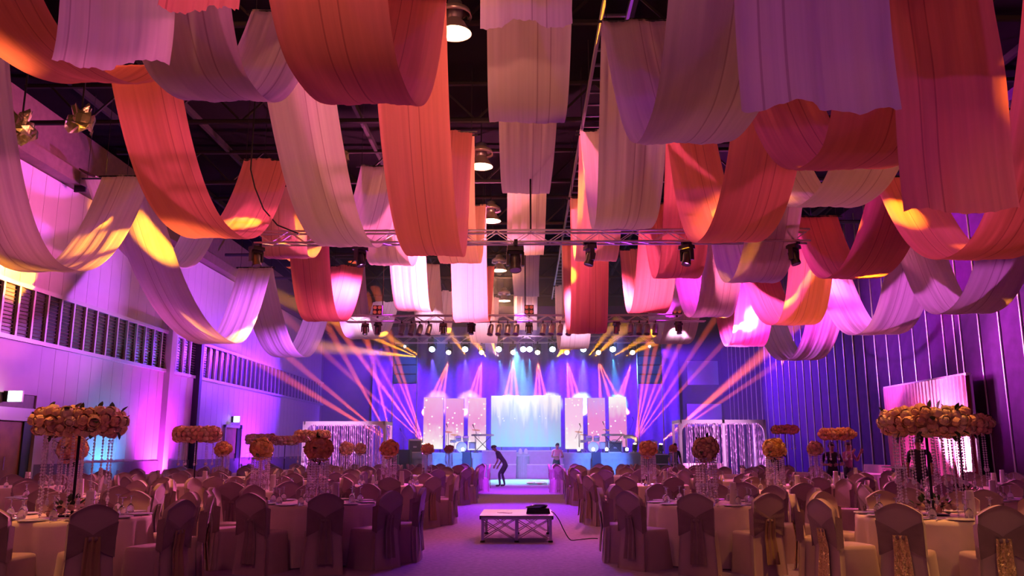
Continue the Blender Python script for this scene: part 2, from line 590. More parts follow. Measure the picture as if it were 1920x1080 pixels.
# door gap in the lower panels is filled above the door
b = MB()
b.box((XL + 0.02, 18.75, (2.75 + 3.98) / 2), (0.04, 2.9, 1.23))
b.build('panel', m_panel, wall_left)
b = MB()
b.box((XL + 0.05, (20.25 + YB) / 2, 0.55), (0.1, YB - 20.25, 1.1))
b.box((XL + 0.05, (Y0 + 17.3) / 2, 0.55), (0.1, 17.3 - Y0, 1.1))
structure(b.build('baseboard_left', m_dado))
b = MB()
b.box((XL + 0.2, (Y0 + YB) / 2, 8.42), (0.4, YB - Y0, 0.34))
structure(b.build('trim_1', m_brown))
# two posts on the wall
b = MB()
b.box((XL + 0.12, 27.4, 4.1), (0.24, 0.38, 8.2))
structure(b.build('trim_2', m_panel))
b = MB()
b.box((XL + 0.16, 29.8, 2.9), (0.22, 0.22, 5.8))
structure(b.build('trim_3', m_blackmetal))

# doors
def make_door(name, y0, y1, top, header=0.3):
    d = structure(thing(name, 'x', 'x', (XL, (y0 + y1) / 2, 0)))
    for k in ('label', 'category'):
        del d[k]
    w = y1 - y0
    MB().box((0.02, 0, (top - header) / 2), (0.06, w - 0.1, top - header)).build('leaf', m_wood, d)
    MB().box((0.07, 0, top - header / 2), (0.14, w, header)).build('header', m_mullion, d)
    for s in (-1, 1):
        MB().box((0.07, s * (w / 2 - 0.04), top / 2), (0.14, 0.08, top)).build('jamb', m_mullion, d)
    MB().box((0.05, w / 2 - 0.30, (top - header) / 2), (0.08, 0.34, top - header - 0.02)).build('edge_panel', m_black, d)
    MB().box((0.16, w / 2 - 0.22, top - header * 0.5), (0.06, 0.12, 0.16)).build('closer', m_black, d)
    MB().tube([(0.10, 0.3, 1.0), (0.10, 0.3, 1.3)], 0.02).build('handle', m_chrome, d)
    return d


make_door('door_1', 17.35, 20.2, 2.42)
make_door('door_2', 33.0, 35.0, 2.42, 0.1)
m_exit = glow('lit_sign_face', (0.75, 1.0, 0.92), 4.0)


def exit_sign(y, z, w, label):
    e = thing('exit_sign', label, 'sign', (XL + 0.06, y, z))
    MB().box((0.02, 0.0, 0), (0.10, 0.12, 0.24)).build('housing', m_blackmetal, e)
    MB().box((0.07 + w / 2, -0.02, 0), (w, 0.05, 0.26)).build('panel_rim', m_white, e)
    MB().box((0.07 + w / 2, -0.055, 0), (w - 0.03, 0.02, 0.23)).build('lit_face', m_exit, e)
    return e


exit_sign(18.95, 2.66, 0.34, 'glowing white exit sign projecting above the wooden double door')
exit_sign(33.9, 2.66, 0.26, 'small glowing exit sign over the dark door further along the wall')

# right wall with polished strips
b = MB()
b.box((XR + 0.15, (Y0 + YB) / 2, ZR / 2), (0.3, YB - Y0, ZR))
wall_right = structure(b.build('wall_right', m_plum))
pr = MB().box((0, 0, 0), (0.05, 0.84, 9.6)).mesh('panel', m_plum)
sr = MB().lathe([(0.028, -4.8), (0.028, 4.8)], 8).mesh('metal_strip', m_strip, True)
for i in range(34):
    y = 17.4 + i * 0.9
    link('panel', pr, wall_right, (XR - 0.025, y + 0.45, 4.8))
    link('metal_strip', sr, wall_right, (XR - 0.06, y, 4.8))
    if i in (1, 5):
        link('metal_strip', sr, wall_right, (XR - 0.06, y + 0.32, 4.8))
b = MB()
b.box((XR - 0.05, (Y0 + YB) / 2, 0.1), (0.1, YB - Y0, 0.2))
structure(b.build('baseboard_right', m_black))

# back wall: dark drape cloth in wide folds
m_backcloth = M('midnight_curtain', (0.20, 0.14, 0.34), 0.9, vary=0.15)
b = MB()
b.box(((XL + XR) / 2, YB + 0.15, ZR / 2), (XR - XL, 0.3, ZR))
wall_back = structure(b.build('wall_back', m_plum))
b = MB()
b.grid(lambda u, v: Vector((-9.0 + 18 * u, YB - 0.25 + 0.08 * math.sin(u * 150 + 0.6 * math.sin(v * 3)), 0.02 + v * 8.6)), 300, 6)
tag(b.build('stage_curtain', m_backcloth, smooth=True), 'wide dark violet curtain hanging behind the stage', 'curtain')
for i, (xa, za, w, h) in enumerate(((10.4, 5.85, 1.8, 1.4), (10.4, 3.4, 2.0, 1.3))):
    q = MB().box((xa, YB - 0.35, za), (w, 0.06, h)).build('wall_screen', m_panel)
    MB().box((xa, YB - 0.33, za), (w + 0.1, 0.05, h + 0.1)).build('screen_border', m_black, q)
    tag(q, ['plain pale screen mounted high in the back corner', 'plain pale screen mounted low in the back corner'][i], 'screen')
b = MB()
b.box(((XL + XR) / 2, Y0 - 0.15, ZR / 2), (XR - XL, 0.3, ZR))
structure(b.build('wall_front', m_plum))

# roof trusses
def strut(mb, a, b_, r=0.02, n=4):
    mb.tube([a, b_], r, n)


chord_me = MB().tube([(XL + 0.4, 0, 0), (XR - 0.4, 0, 0)], 0.06, 6).mesh('chord', m_roofsteel)
br_up = MB().tube([(0, 0, 0), (0.9, 0, 0.9)], 0.03, 4).mesh('brace', m_roofsteel)
br_dn = MB().tube([(0, 0, 0.9), (0.9, 0, 0)], 0.03, 4).mesh('brace', m_roofsteel)
for i, y in enumerate((9.0, 13.4, 17.8, 22.2, 26.6, 31.0, 35.4, 39.8)):
    t = structure(thing('roof_beam', 'x', 'x', (0, y, 8.85)))
    for k in ('label', 'category'):
        del t[k]
    link('chord', chord_me, t, (0, 0, 0))
    link('chord', chord_me, t, (0, 0, 0.9))
    for k in range(24):
        link('brace', br_up if k % 2 else br_dn, t, (XL + 1.0 + k * 0.9, 0, 0))
purl = MB().box((0, 0, 0), (0.09, 46, 0.16)).mesh('purlin', m_roofsteel)
for k in range(11):
    structure(link('roof_purlin', purl, None, (-10.5 + k * 2.1, 22, ZR - 0.09)))

# cable tray running towards the stage
tr = tag(MB().box((-0.22, 0, 0), (0.05, 31, 0.14)).build('cable_tray', m_tray, loc=(1.55, 24.5, 8.75)), 'long pale cable tray running under the roof toward the stage', 'cable tray')
MB().box((0.22, 0, 0), (0.05, 31, 0.14)).build('side_rail', m_tray, tr)
rung = MB().box((0, 0, 0), (0.42, 0.06, 0.04)).mesh('rung', m_tray)
for k in range(50):
    link('rung', rung, tr, (0, -15.2 + k * 0.62, 0))
hw = MB().tube([(0, 0, 0), (0, 0, 1.0)], 0.012, 4).mesh('hanger_rod', m_roofsteel)
for k in range(6):
    link('hanger_rod', hw, tr, (-0.22, -14 + k * 5.4, 0.07))
    link('hanger_rod', hw, tr, (0.22, -14 + k * 5.4, 0.07))

# ------------------------------------------------------------------ hanging fabric
rng = random.Random(5)
bar_me = {}


def swag_path(p0, t, p1, power=2.3):
    """points (y, z) from one high point down to the low point and up to the next"""
    def half(pk, up):
        n = 26
        raw = []
        for i in range(400):
            h = i / 399.0
            raw.append((t[0] + (pk[0] - t[0]) * h, t[1] + (pk[1] - t[1]) * h ** power))
        # resample by length
        L = [0]
        for a, b_ in zip(raw, raw[1:]):
            L.append(L[-1] + math.hypot(b_[0] - a[0], b_[1] - a[1]))
        out, j = [], 0
        for k in range(n + 1):
            s = L[-1] * k / n
            while j < len(L) - 2 and L[j + 1] < s:
                j += 1
            f = (s - L[j]) / max(L[j + 1] - L[j], 1e-9)
            out.append((raw[j][0] + (raw[j + 1][0] - raw[j][0]) * f, raw[j][1] + (raw[j + 1][1] - raw[j][1]) * f))
        return out
    a = half(p0, True)[::-1]
    b_ = half(p1, False)
    return a + b_[1:]


def fabric(name, label, mat, X, path, width=1.05, peaks=(), hem=(), group=None, seed=0, gather=0.0):
    """a long strip of cloth that follows path in the (y, z) plane at x = X"""
    rg = random.Random(seed)
    NU = 30
    waves = [(rg.uniform(1.0, 2.2), rg.uniform(0, 6.28), 0.020), (rg.uniform(3, 6), rg.uniform(0, 6.28), 0.009), (rg.uniform(8, 13), rg.uniform(0, 6.28), 0.0075)]
    tilt = rg.uniform(-0.02, 0.02)
    n = len(path)
    S = [0.0]
    for a, b_ in zip(path, path[1:]):
        S.append(S[-1] + math.hypot(b_[0] - a[0], b_[1] - a[1]))
    vs = []
    y00, z00 = path[0]
    for i, (y, z) in enumerate(path):
        a = path[max(i - 1, 0)]
        c = path[min(i + 1, n - 1)]
        ty, tz = c[0] - a[0], c[1] - a[1]
        l = math.hypot(ty, tz) or 1
        ny, nz = -tz / l, ty / l
        hemf = 0.0
        if hem and i <= 12 and 0 in hem:
            hemf = (1 - i / 12.0)
        amp = 0.25 + 0.75 * abs(nz * 0 + ny) + 0.9 * hemf
        sway = 0.02 * math.sin(S[i] * 0.8 + waves[0][1])
        for k in range(NU + 1):
            u = k / NU
            off = sum(A * math.sin(f * 2 * PI * u + ph + 0.25 * math.sin(S[i] * 0.9 + f)) for f, ph, A in waves) * amp
            x = (u - 0.5) * width * (1 - 0.03 * math.sin(S[i] * 0.5)) + sway
            zz = z + nz * off + tilt * x
            if hem and i == 0:
                zz += 0.035 * math.sin(u * 8 + seed) + 0.008 * math.sin(u * 23)
            vs.append((x, y - y00 + ny * off, zz))
    w = NU + 1
    fs = [(j * w + k, j * w + k + 1, (j + 1) * w + k + 1, (j + 1) * w + k) for j in range(n - 1) for k in range(NU)]
    me = bpy.data.meshes.new(name)
    me.from_pydata(vs, [], fs)
    me.polygons.foreach_set('use_smooth', [True] * len(me.polygons))
    me.materials.append(mat)
    o = link(name, me, None, (X, y00, 0))
    tag(o, label, 'drape', group)
    for (py, pz) in peaks:
        key = round(width, 2)
        if key not in bar_me:
            bar_me[key] = MB().tube([(-width / 2 - 0.08, 0, 0), (width / 2 + 0.08, 0, 0)], 0.022, 6).mesh('hanging_bar', m_blackmetal)
        link('hanging_bar', bar_me[key], o, (0, py - y00, pz - 0.03))
        for s in (-1, 1):
            link('hanging_wire', hw, o, (s * width * 0.45, py - y00, pz - 0.03), (0, 0, 0), (0.5, 0.5, max(ZR + 0.02 - pz, 0.2)))
    return o


def X_of(X, q):
    """(depth, height) of a traced spot on the lane at x = X, or a plain (depth, height)"""
    if q[0] == 'y':
        return (q[3], at_y(q[1], q[2], q[3]).z)
    if q[0] == 'w':
        return (q[1], q[2])
    p = at_x(q[0], q[1], X)
    return (p.y, p.z)


W_, C_, B_ = m_white_drape, m_coral_drape, m_blush_drape
# each strip: colour, lane, high and low points in turn, what it looks like
STRIPS = [
    (C_, -1.65, [('w', 5.4, 7.2), (650, 196), ('w', 10.9, 7.9), (810, 480), ('w', 17.3, 8.4)], 'broad coral swagged strip beside the centre lane, nearest the camera'),
    (B_, -1.65, [('w', 17.5, 8.4), (862, 494), ('w', 22.6, 8.3)], 'blush swag half hidden behind the broad coral strip by the centre lane'),
    (C_, -1.60, [('w', 22.7, 8.3), (882, 604), ('w', 28.5, 7.8)], 'coral swag hanging low over the middle truss, left of the aisle'),
    (W_, -1.65, [('w', 28.7, 7.8), (907, 643), ('w', 35.5, 8.0)], 'pale swag in front of the stage lights, left of the aisle'),
    (W_, 0.05, [('w', 8.4, 8.6), ('y', 992, 230, 10.2), ('w', 12.6, 8.8), ('y', 993, 363, 17.0), ('w', 20.0, 9.2), ('y', 991, 478, 23.5), ('w', 28.0, 9.0), ('y', 988, 556, 34.0), ('w', 36.6, 9.0), ('y', 990, 619, 39.0), ('w', 42.0, 8.6)], 'long white strip swagged down the middle of the hall over the aisle'),
    (W_, 1.75, [('w', 5.5, 6.8), (1325, 269), ('w', 11.8, 8.0), (1172, 430), ('w', 17.3, 8.4)], 'white swagged strip right of the aisle with a large near loop'),
    (B_, 1.75, [('w', 17.5, 8.4), (1118, 490), ('w', 21.6, 8.2)], 'peach swag crossed by the front truss, right of the aisle'),
    (C_, 1.75, [('w', 21.7, 8.2), (1103, 626), ('w', 26.5, 8.2)], 'coral swag reaching the middle truss, right of the aisle'),
    (W_, 1.75, [('w', 26.7, 8.2), (1076, 655), ('w', 33.0, 8.0)], 'pale cyan-lit swag touching the stage lamps, right of the aisle'),
    (C_, 3.5, [('w', 6.95, 6.3), (1632, 318), ('w', 10.9, 6.6), (1380, 455), ('w', 16.6, 8.0)], 'dark coral strip with two deep loops in front of the front truss'),
    (C_, 3.55, [('w', 16.8, 8.0), (1272, 522), ('w', 20.9, 7.8), (1217, 587), ('w', 26.0, 7.8)], 'coral strip with two loops behind the front truss, right of the aisle'),
    (W_, 5.0, [('w', 10.5, 6.6), (1585, 388), ('w', 15.5, 7.1), (1417, 530), ('w', 19.9, 7.5), (1335, 595), ('w', 24.8, 7.5), (1265, 645), ('w', 30.5, 7.4)], 'white strip of four loops, third lane right of the aisle'),
    (C_, 6.6, [('w', 9.2, 7.2), (1855, 487), (1690, 328), (1605, 523), (1528, 404), (1492, 610), (1420, 500), (1397, 650), (1362, 535)], 'coral and magenta strip of four loops, fourth lane right of the aisle'),
    (W_, 8.6, [('w', 13.4, 7.2), (1815, 589), (1715, 430), (1650, 628), (1560, 510), (1505, 676), (1440, 585)], 'pale strip of three low loops next to the dark striped wall'),
    (W_, -3.4, [('w', 6.9, 6.8), (377, 190), ('w', 10.9, 7.7), (640, 463), ('w', 18.7, 8.1), (730, 498), ('w', 22.8, 7.9), (775, 584), ('w', 27.5, 7.7), (812, 628), ('w', 33.5, 7.9)], 'white strip of five loops, second lane left of the aisle'),
    (C_, -5.6, [('w', 7.0, 7.2), (62, 156), ('w', 11.2, 7.0), (387, 447), (502, 298)], 'dark coral strip with one deep loop, third lane left of the aisle'),
    (B_, -5.5, [('w', 18.0, 7.4), (535, 485), ('w', 20.5, 7.3)], 'short pink loop hanging under the left end of the front truss'),
    (C_, -5.6, [('w', 20.6, 7.3), (605, 603), (652, 497)], 'coral loop lit pink behind the left end of the front truss'),
    (W_, -5.65, [(655, 497), (677, 636), ('w', 33.2, 7.4)], 'bright white loop at the left end of the middle truss'),
    (W_, -8.3, [('w', 11.4, 7.4), (72, 510), (240, 328), (402, 645), (480, 500), (540, 670), (594, 590)], 'white strip of three loops lit violet beside the pale panelled wall'),
    (W_, -9.9, [('w', 18.6, 7.8), (296, 503), ('w', 24.4, 8.2)], 'pale loop close to the panelled wall, behind the violet-lit strip'),
]
for i, (mat, X, pts, label) in enumerate(STRIPS):
    q = [X_of(X, p) for p in pts]
    path = []
    for k in range(0, len(q) - 2, 2):
        t_ = q[k + 1]
        if pts[k + 1][0] != 'w':
            # the traced edge is the lowest one seen from below, a little beyond the low point itself
            want = (t_[1] - CAM.z) / t_[0]
            zt = t_[1]
            for it in range(6):
                seg = swag_path(q[k], (t_[0], zt), q[k + 2])
                low = min((z - CAM.z) / y for y, z in seg)
                zt += (want - low) * t_[0]
            t_ = (t_[0], zt)
        seg = swag_path(q[k], t_, q[k + 2])
        path += seg if not path else seg[1:]
    fabric('fabric_strip', label, mat, X, path, peaks=[q[k] for k in range(0, len(q), 2)], seed=i * 7 + 3, group='hanging fabric strips')

# loose ends that hang straight down nearest the camera
TAILS = [
    (W_, -3.66, (125, 122), 6.75, 6.8, 1.05, 'loose white strip end with a wavy hem, upper left corner'),
    (C_, -2.62, (305, 18), 6.05, 6.6, 0.66, 'short coral strip end above the white loop, near the left corner'),
    (W_, 0.03, (975, 45), 8.25, 8.6, 1.0, 'loose white strip end over the aisle with a scalloped hem'),
    (W_, 1.98, (1570, 202), 5.2, 6.9, 1.08, 'loose violet-lit strip end with a ragged hem, upper right'),
    (C_, 3.63, (1822, 396), 6.7, 6.5, 1.0, 'long loose coral strip end hanging in the upper right corner'),
]
for i, (mat, X, px, y, ztop, w, label) in enumerate(TAILS):
    zb = at_y(px[0], px[1], y).z
    path = [(y + 0.02 * math.sin(k * 0.4), zb + (ztop - zb) * k / 30) for k in range(31)]
    fabric('fabric_strip_end', label, mat, X, path, width=w, peaks=[(y, ztop)], hem=(0,), seed=90 + i, group='loose strip ends')

# added crumpled foil pieces standing in for bright amber spots under the roof
for i, (px, py, y, lb) in enumerate(((40, 236, 15.6, 'crumpled foil standing in for a bright amber spot under the roof, upper left'), (152, 222, 16.4, 'second foil standing in for a bright amber spot beside the dark coral strip'), (629, 288, 18.6, 'foil standing in for a bright amber spot between white and coral strips'))):
    pt = at_y(px, py, y)
    t = thing('foil_stand_in', lb, 'foil stand-in', pt, group='foil pieces standing in for amber spots')
    rg = random.Random(i)
    fb = MB()
    tb = [[rg.uniform(-0.12, 0.12) for _ in range(12)] for _ in range(7)]
    fb.grid(lambda u, v: Vector(((0.16 + 0.22 * v + tb[int(v * 6)][int(u * 11.99) % 12]) * math.cos(u * 2 * PI) * 0.8, (0.16 + 0.22 * v) * math.sin(u * 2 * PI) * 0.7, 0.25 - 0.5 * v + tb[int(v * 6)][int(u * 11.99) % 12])), 12, 6)
    fb.build('foil_cone', m_foil, t)
    MB().tube([(0, 0, 0.2), (0, 0, ZR - pt.z)], 0.02, 5).build('drop_rod', m_roofsteel, t)
    light('SPOT', 'foil_fill', pt + Vector((0.0, -0.9, -0.55)), 13, (1.0, 0.42, 0.05), target=pt, angle=50, blend=0.6, radius=0.05)  # unseen spot added to make the foil shine amber
# a loose black cable looping beside the dark coral strip
cp = [at_y(px, py, 16.0) for px, py in ((470, 318), (478, 352), (494, 392), (520, 422), (560, 438))]
cp = [Vector((cp[0].x, 16.0, ZR - 0.02))] + cp
tag(MB().tube(cp, 0.016, 5).build('hanging_cable', m_black, smooth=True), 'loose black cable looping down from the roof to the front truss', 'cable')

# ------------------------------------------------------------------ lighting trusses
def box_truss(label, x0, x1, y, z, h=0.26, cell=0.42):
    t = thing('lighting_truss', label, 'truss', (0, y, z))
    L = x1 - x0
    ch = MB().tube([(x0, 0, 0), (x1, 0, 0)], 0.022, 6).mesh('chord', m_alu)
    for dy in (-h / 2, h / 2):
        for dz in (-h / 2, h / 2):
            link('chord', ch, t, (0, dy, dz))
    n = int(round(L / cell))
    c = L / n
    for up in (0, 1):
        pass
    a = MB().tube([(0, 0, -h / 2), (c, 0, h / 2)], 0.011, 4).mesh('brace', m_alu)
    d = MB().tube([(0, 0, h / 2), (c, 0, -h / 2)], 0.011, 4).mesh('brace', m_alu)
    fl = MB().tube([(0, -h / 2, 0), (c, h / 2, 0)], 0.011, 4).mesh('brace', m_alu)
    for k in range(n):
        for dy in (-h / 2, h / 2):
            link('brace', a if (k % 2) else d, t, (x0 + k * c, dy, 0))
        link('brace', fl, t, (x0 + k * c, 0, -h / 2))
    drop = MB().tube([(0, 0, h / 2), (0, 0, ZR - z)], 0.02, 5).mesh('hoist_chain', m_blackmetal)
    for fx in (0.1, 0.5, 0.9):
        link('hoist_chain', drop, t, (x0 + L * fx, 0, 0))
    return t


p = at_y(480, 447, 16.5); q = at_y(1516, 447, 16.5)
T1 = (p.x, q.x, 16.5, p.z)
box_truss('front lighting truss across the hall, nearest the camera', *T1, h=0.24, cell=0.36)
p = at_y(650, 598, 26.0); q = at_y(1322, 598, 26.0)
T2 = (p.x, q.x, 26.0, p.z)
box_truss('middle lighting truss carrying many small lamps', *T2, h=0.20, cell=0.36)
p = at_y(740, 637, 43.0); q = at_y(1235, 637, 43.0)
T3 = (p.x, q.x, 43.0, p.z)
box_truss('rear lighting truss above the stage front', *T3, h=0.34, cell=0.5)

m_lens_dark = M('dark_lens', (0.25, 0.2, 0.3), 0.1, coat=1.0)
m_lens_blue = glow('blue_white_lens', (0.45, 0.75, 1.0), 60.0)
m_lens_amber = glow('amber_white_lens', (1.0, 0.72, 0.42), 45.0)
m_lens_red = glow('red_lamp_cell', (1.0, 0.12, 0.08), 0.35)


def make_head(label, lens, group, tilt=0.5, s=1.0, glow_lens=False):
    """moving head hung under a pipe: origin at the clamp"""
    t = thing('moving_head', label, 'stage light', group=group)
    MB().box((0, 0, -0.02), (0.07, 0.34, 0.12)).build('clamp', m_blackmetal, t)
    MB().box((0, 0, -0.13), (0.34, 0.26, 0.10), taper=0.95).build('base', m_black, t)
    y = MB()
    y.box((0, 0, -0.21), (0.34, 0.12, 0.07))
    for sgn in (-1, 1):
        y.box((sgn * 0.155, 0, -0.34), (0.05, 0.12, 0.28), taper=1.0)
    y.build('yoke', m_black, t)
    h = MB().lathe([(0.05, 0.20), (0.11, 0.17), (0.12, 0.05), (0.105, -0.06), (0.125, -0.14), (0.12, -0.18)], 14, cap0=False)
    h.lathe([(0.001, 0.20), (0.05, 0.20)], 14)
    hd = h.build('head', m_black, t, True, (0, 0, -0.42), (tilt, 0, 0))
    l = MB().lathe([(0.001, -0.165), (0.09, -0.168), (0.112, -0.175)], 14)
    l.build('lens', lens, hd, True)
    t.scale = (s, s, s)
    return t


h0 = make_head('x', m_lens_dark, 'moving heads under the front truss', tilt=-0.3, s=0.8)
spots1 = [(482, 'leftmost moving head under the front truss, beyond the coral loop'), (676, 'moving head under the front truss between white loop and coral loop'), (966, 'large moving head under the middle of the front truss'), (1106, 'moving head turned sideways under the front truss, beside the aisle'), (1287, 'moving head under the front truss below the dark coral loop'), (1487, 'moving head near the right end of the front truss')]
for i, (px, lb) in enumerate(spots1):
    o = h0 if i == 0 else dup(h0)
    pt = at_y(px, 455, 16.5)
    o.location = (pt.x, 16.5, T1[3] - 0.12)
    o['label'] = lb
    o.rotation_euler = (0, 0, [0.9, 1.1, 0.1, -1.3, -0.9, 0.8][i])
big = [o for o in COL.objects if o.name.startswith('moving_head') and o.parent is None][2]
big.scale = (1.0, 1.0, 1.0)

h1 = make_head('x', m_lens_dark, 'moving heads under the middle truss', tilt=-0.2, s=0.68)
spots2 = [685, 709, 831, 884, 992, 1156, 1272]
for i, px in enumerate(spots2):
    o = h1 if i == 0 else dup(h1)
    pt = at_y(px, 603, 26.0)
    o.location = (pt.x, 26.0, T2[3] - 0.1)
    o.rotation_euler = (0, 0, [0.3, -0.8, 0.2, -0.4, 0.0, -1.2, 0.7][i])
    o['label'] = ORD[i] + ' moving head from the left under the middle truss'

# par cans under the middle truss
def make_par(group):
    t = thing('par_can', 'x', 'stage light', group=group)
    MB().box((0, 0, -0.02), (0.04, 0.24, 0.08)).build('clamp', m_blackmetal, t)
    y = MB()
    for s in (-1, 1):
        y.box((s * 0.10, 0, -0.16), (0.012, 0.03, 0.2))
    y.box((0, 0, -0.07), (0.21, 0.03, 0.012))
    y.build('yoke', m_alu, t)
    can = MB().lathe([(0.045, 0.22), (0.075, 0.19), (0.088, 0.1), (0.09, -0.14), (0.098, -0.16)], 12).build('can', m_alu, t, True, (0, 0, -0.28), (-0.45, 0.15, 0))
    MB().lathe([(0.001, -0.12), (0.088, -0.13)], 12).build('lens', m_lens_dark, can)
    return t


p0 = make_par('par cans under the middle truss')
pars = [754, 772, 787, 804, 920, 935, 952, 968, 1018, 1034, 1050, 1066, 1182, 1198, 1213, 1228]
for i, px in enumerate(pars):
    o = p0 if i == 0 else dup(p0)
    pt = at_y(px, 604, 26.0)
    o.location = (pt.x, 26.0, T2[3] - 0.1)
    o['label'] = ORD[i % 15] + (' small par can counted from the left under the middle truss' if i < 15 else ' par can, the last one at the right under the middle truss')
# four-cell lamps standing on the middle truss
b0 = None
for i, (px, lb) in enumerate(((708, 'red four-cell blinder lamp at the left end of the middle truss'), (992, 'red four-cell blinder lamp in the middle of the middle truss'), (1269, 'red four-cell blinder lamp at the right end of the middle truss'))):
    if b0 is None:
        b0 = thing('blinder_lamp', lb, 'stage light', group='blinder lamps on the middle truss')
        MB().box((0, 0, 0.17), (0.30, 0.12, 0.30)).build('housing', m_black, b0)
        MB().box((0, 0.0, 0.0), (0.06, 0.06, 0.16)).build('bracket', m_blackmetal, b0)
        for sx in (-1, 1):
            for sz in (-1, 1):
                MB().lathe([(0.001, 0), (0.05, 0.0), (0.058, 0.02)], 10).build('lamp_cell', m_lens_red, b0, True, (sx * 0.075, -0.065, 0.17 + sz * 0.075), (PI / 2, 0, 0))
        o = b0
    else:
        o = dup(b0, label=lb)
    pt = at_y(px, 590, 25.95)
    o.location = (pt.x, 25.95, T2[3] + 0.10)

# stage lamps: blue washes and amber beams under the rear truss
TH = 1.0                             # the heads look down at the hall
BLUES = [810, 872, 935, 981, 993, 1036, 1094, 1149]
AMBERS = [841, 903, 962, 1008, 1063, 1122, 1186]
BLUE_POS, AMBER_POS = [], []


def lens_at(o, px, py, y, s, lst):
    """hang a head so that its lens sits at the traced height"""
    pt = at_y(px, py, y)
    o.location = pt - Vector((0, -0.17 * s * math.sin(TH), -0.42 * s - 0.17 * s * math.cos(TH)))
    lst.append(pt)


hb = make_head('x', m_lens_blue, 'blue wash heads above the stage', tilt=-TH, s=1.3)
ha = make_head('x', m_lens_amber, 'amber beam heads above the stage', tilt=-TH, s=1.05)
for hd0, m_ in ((hb, m_lens_blue), (ha, m_lens_amber)):
    head_ = [c for c in hd0.children if c.name.startswith('head')][0]
    lens_ = head_.children[0]
    lens_.data = MB().ball((0, 0, -0.155), (0.118, 0.118, 0.055), 16, 8).mesh('lens', m_, True)
for i, px in enumerate(BLUES):
    o = hb if i == 0 else dup(hb)
    lens_at(o, px, 655, 43.0, 1.3, BLUE_POS)
    o['label'] = ORD[i] + ' blue-white wash head from the left above the stage'
for i, px in enumerate(AMBERS):
    o = ha if i == 0 else dup(ha)
    lens_at(o, px, 661, 42.8, 1.05, AMBER_POS)
    o['label'] = ORD[i] + ' amber beam head from the left above the stage'
# clamp bar that carries both rows of heads under the rear truss
cbar = tag(MB().tube([(T3[0], 43.0, 0), (T3[1], 43.0, 0)], 0.025, 6).build('lamp_bar', m_alu, loc=(0, 0, BLUE_POS[0].z + 0.72)), 'thin lamp bar under the rear truss above the stage', 'bar')
for fx in (0.02, 0.35, 0.65, 0.98):
    MB().tube([(T3[0] + (T3[1] - T3[0]) * fx, 43.0, 0), (T3[0] + (T3[1] - T3[0]) * fx, 43.0, max(T3[3] - BLUE_POS[0].z - 0.72, 0.1))], 0.015, 5).build('link', m_alu, cbar)

# line array speakers at both stage corners
m_cab = M('speaker_cabinet', (0.02, 0.02, 0.045), 0.5, bump=0.1)
m_grille = M('speaker_grille', (0.035, 0.04, 0.08), 0.6, metal=0.2, bump=0.5, bscale=300)
m_led = glow('status_led', (0.7, 0.9, 1.0), 25)
cab_me = MB().box((0, 0, 0), (1.26, 0.6, 0.46)).mesh('cabinet', m_cab)
gr_me = MB().box((0, 0, 0), (1.16, 0.03, 0.38)).mesh('grille', m_grille)
for px, lb in ((761, 'tall hanging loudspeaker column at the left stage corner'), (1216, 'tall hanging loudspeaker column at the right stage corner')):
    pt = at_y(px, 640, 45.0)
    t = thing('line_array', lb, 'loudspeaker', (pt.x, 45.0, 0), group='hanging loudspeaker columns')
    zt_ = at_y(px, 634, 45.0).z
    for k in range(5):
        c = link('cabinet', cab_me, t, (0, 0.02 * k * k * 0.2, zt_ - 0.25 - k * 0.5))
        g = link('grille', gr_me, c, (0, -0.31, 0))
    MB().ball((0, -0.34, zt_ - 0.5), 0.06, 8, 6).build('status_light', m_led, t)
    MB().box((0, 0, zt_ + 0.06), (1.3, 0.3, 0.10)).build('fly_bar', m_alu, t)
    for sgn in (-1, 1):
        MB().tube([(sgn * 0.66, 0.0, 0), (sgn * 0.66, 0.0, zt_ + 0.1)], 0.03, 6).build('tower_pole', m_alu, t)

# high-bay pendants
m_bulb = glow('warm_bulb', (1.0, 0.70, 0.35), 30)
m_reflect = M('bell_reflector', (0.75, 0.66, 0.55), 0.3, metal=0.7)
pd = None
PEND = []
for i, (px, py, y) in enumerate(((852, 62, 13.2), (902, 312, 19.6), (921, 414, 24.2), (936, 507, 31.0), (945, 564, 37.5))):
    if pd is None:
        pd = thing('pendant_lamp', 'x', 'lamp', group='bell pendants beside the centre lane')
        MB().lathe([(0.06, 0.62), (0.13, 0.58), (0.14, 0.34), (0.12, 0.24)], 14, cap0=False).lathe([(0.001, 0.62), (0.06, 0.62)], 14).build('housing', m_alu, pd, True)
        MB().lathe([(0.12, 0.26), (0.17, 0.20), (0.25, 0.06), (0.29, 0.0), (0.30, -0.015), (0.285, 0.0), (0.24, 0.05), (0.16, 0.18), (0.11, 0.24)], 22).build('bell_shade', m_reflect, pd, True)
        MB().lathe([(0.26, 0.34), (0.30, 0.30), (0.27, 0.42), (0.15, 0.50)], 22).build('upper_collar', m_reflect, pd, True)
        MB().ball((0, 0, 0.08), (0.10, 0.10, 0.13), 12, 8).build('bulb', m_bulb, pd, True)
        o = pd
    else:
        o = dup(pd)
    pt = at_y(px, py, y)
    o.location = pt
    o['label'] = ['nearest lit bell pendant, above the white centre strip', 'second lit bell pendant from the camera, above the front truss', 'third lit bell pendant, just above the front truss', 'fourth bell pendant, small and pale, behind the front truss', 'farthest small bell pendant above the middle truss'][i]
    rod = MB().tube([(0, 0, 0.62), (0, 0, ZR - pt.z)], 0.015, 5).mesh('drop_rod', m_roofsteel)
    have = [c for c in o.children if c.name.startswith('drop_rod')]
    if have:
        have[0].data = rod
    else:
        link('drop_rod', rod, o)
    PEND.append(pt)
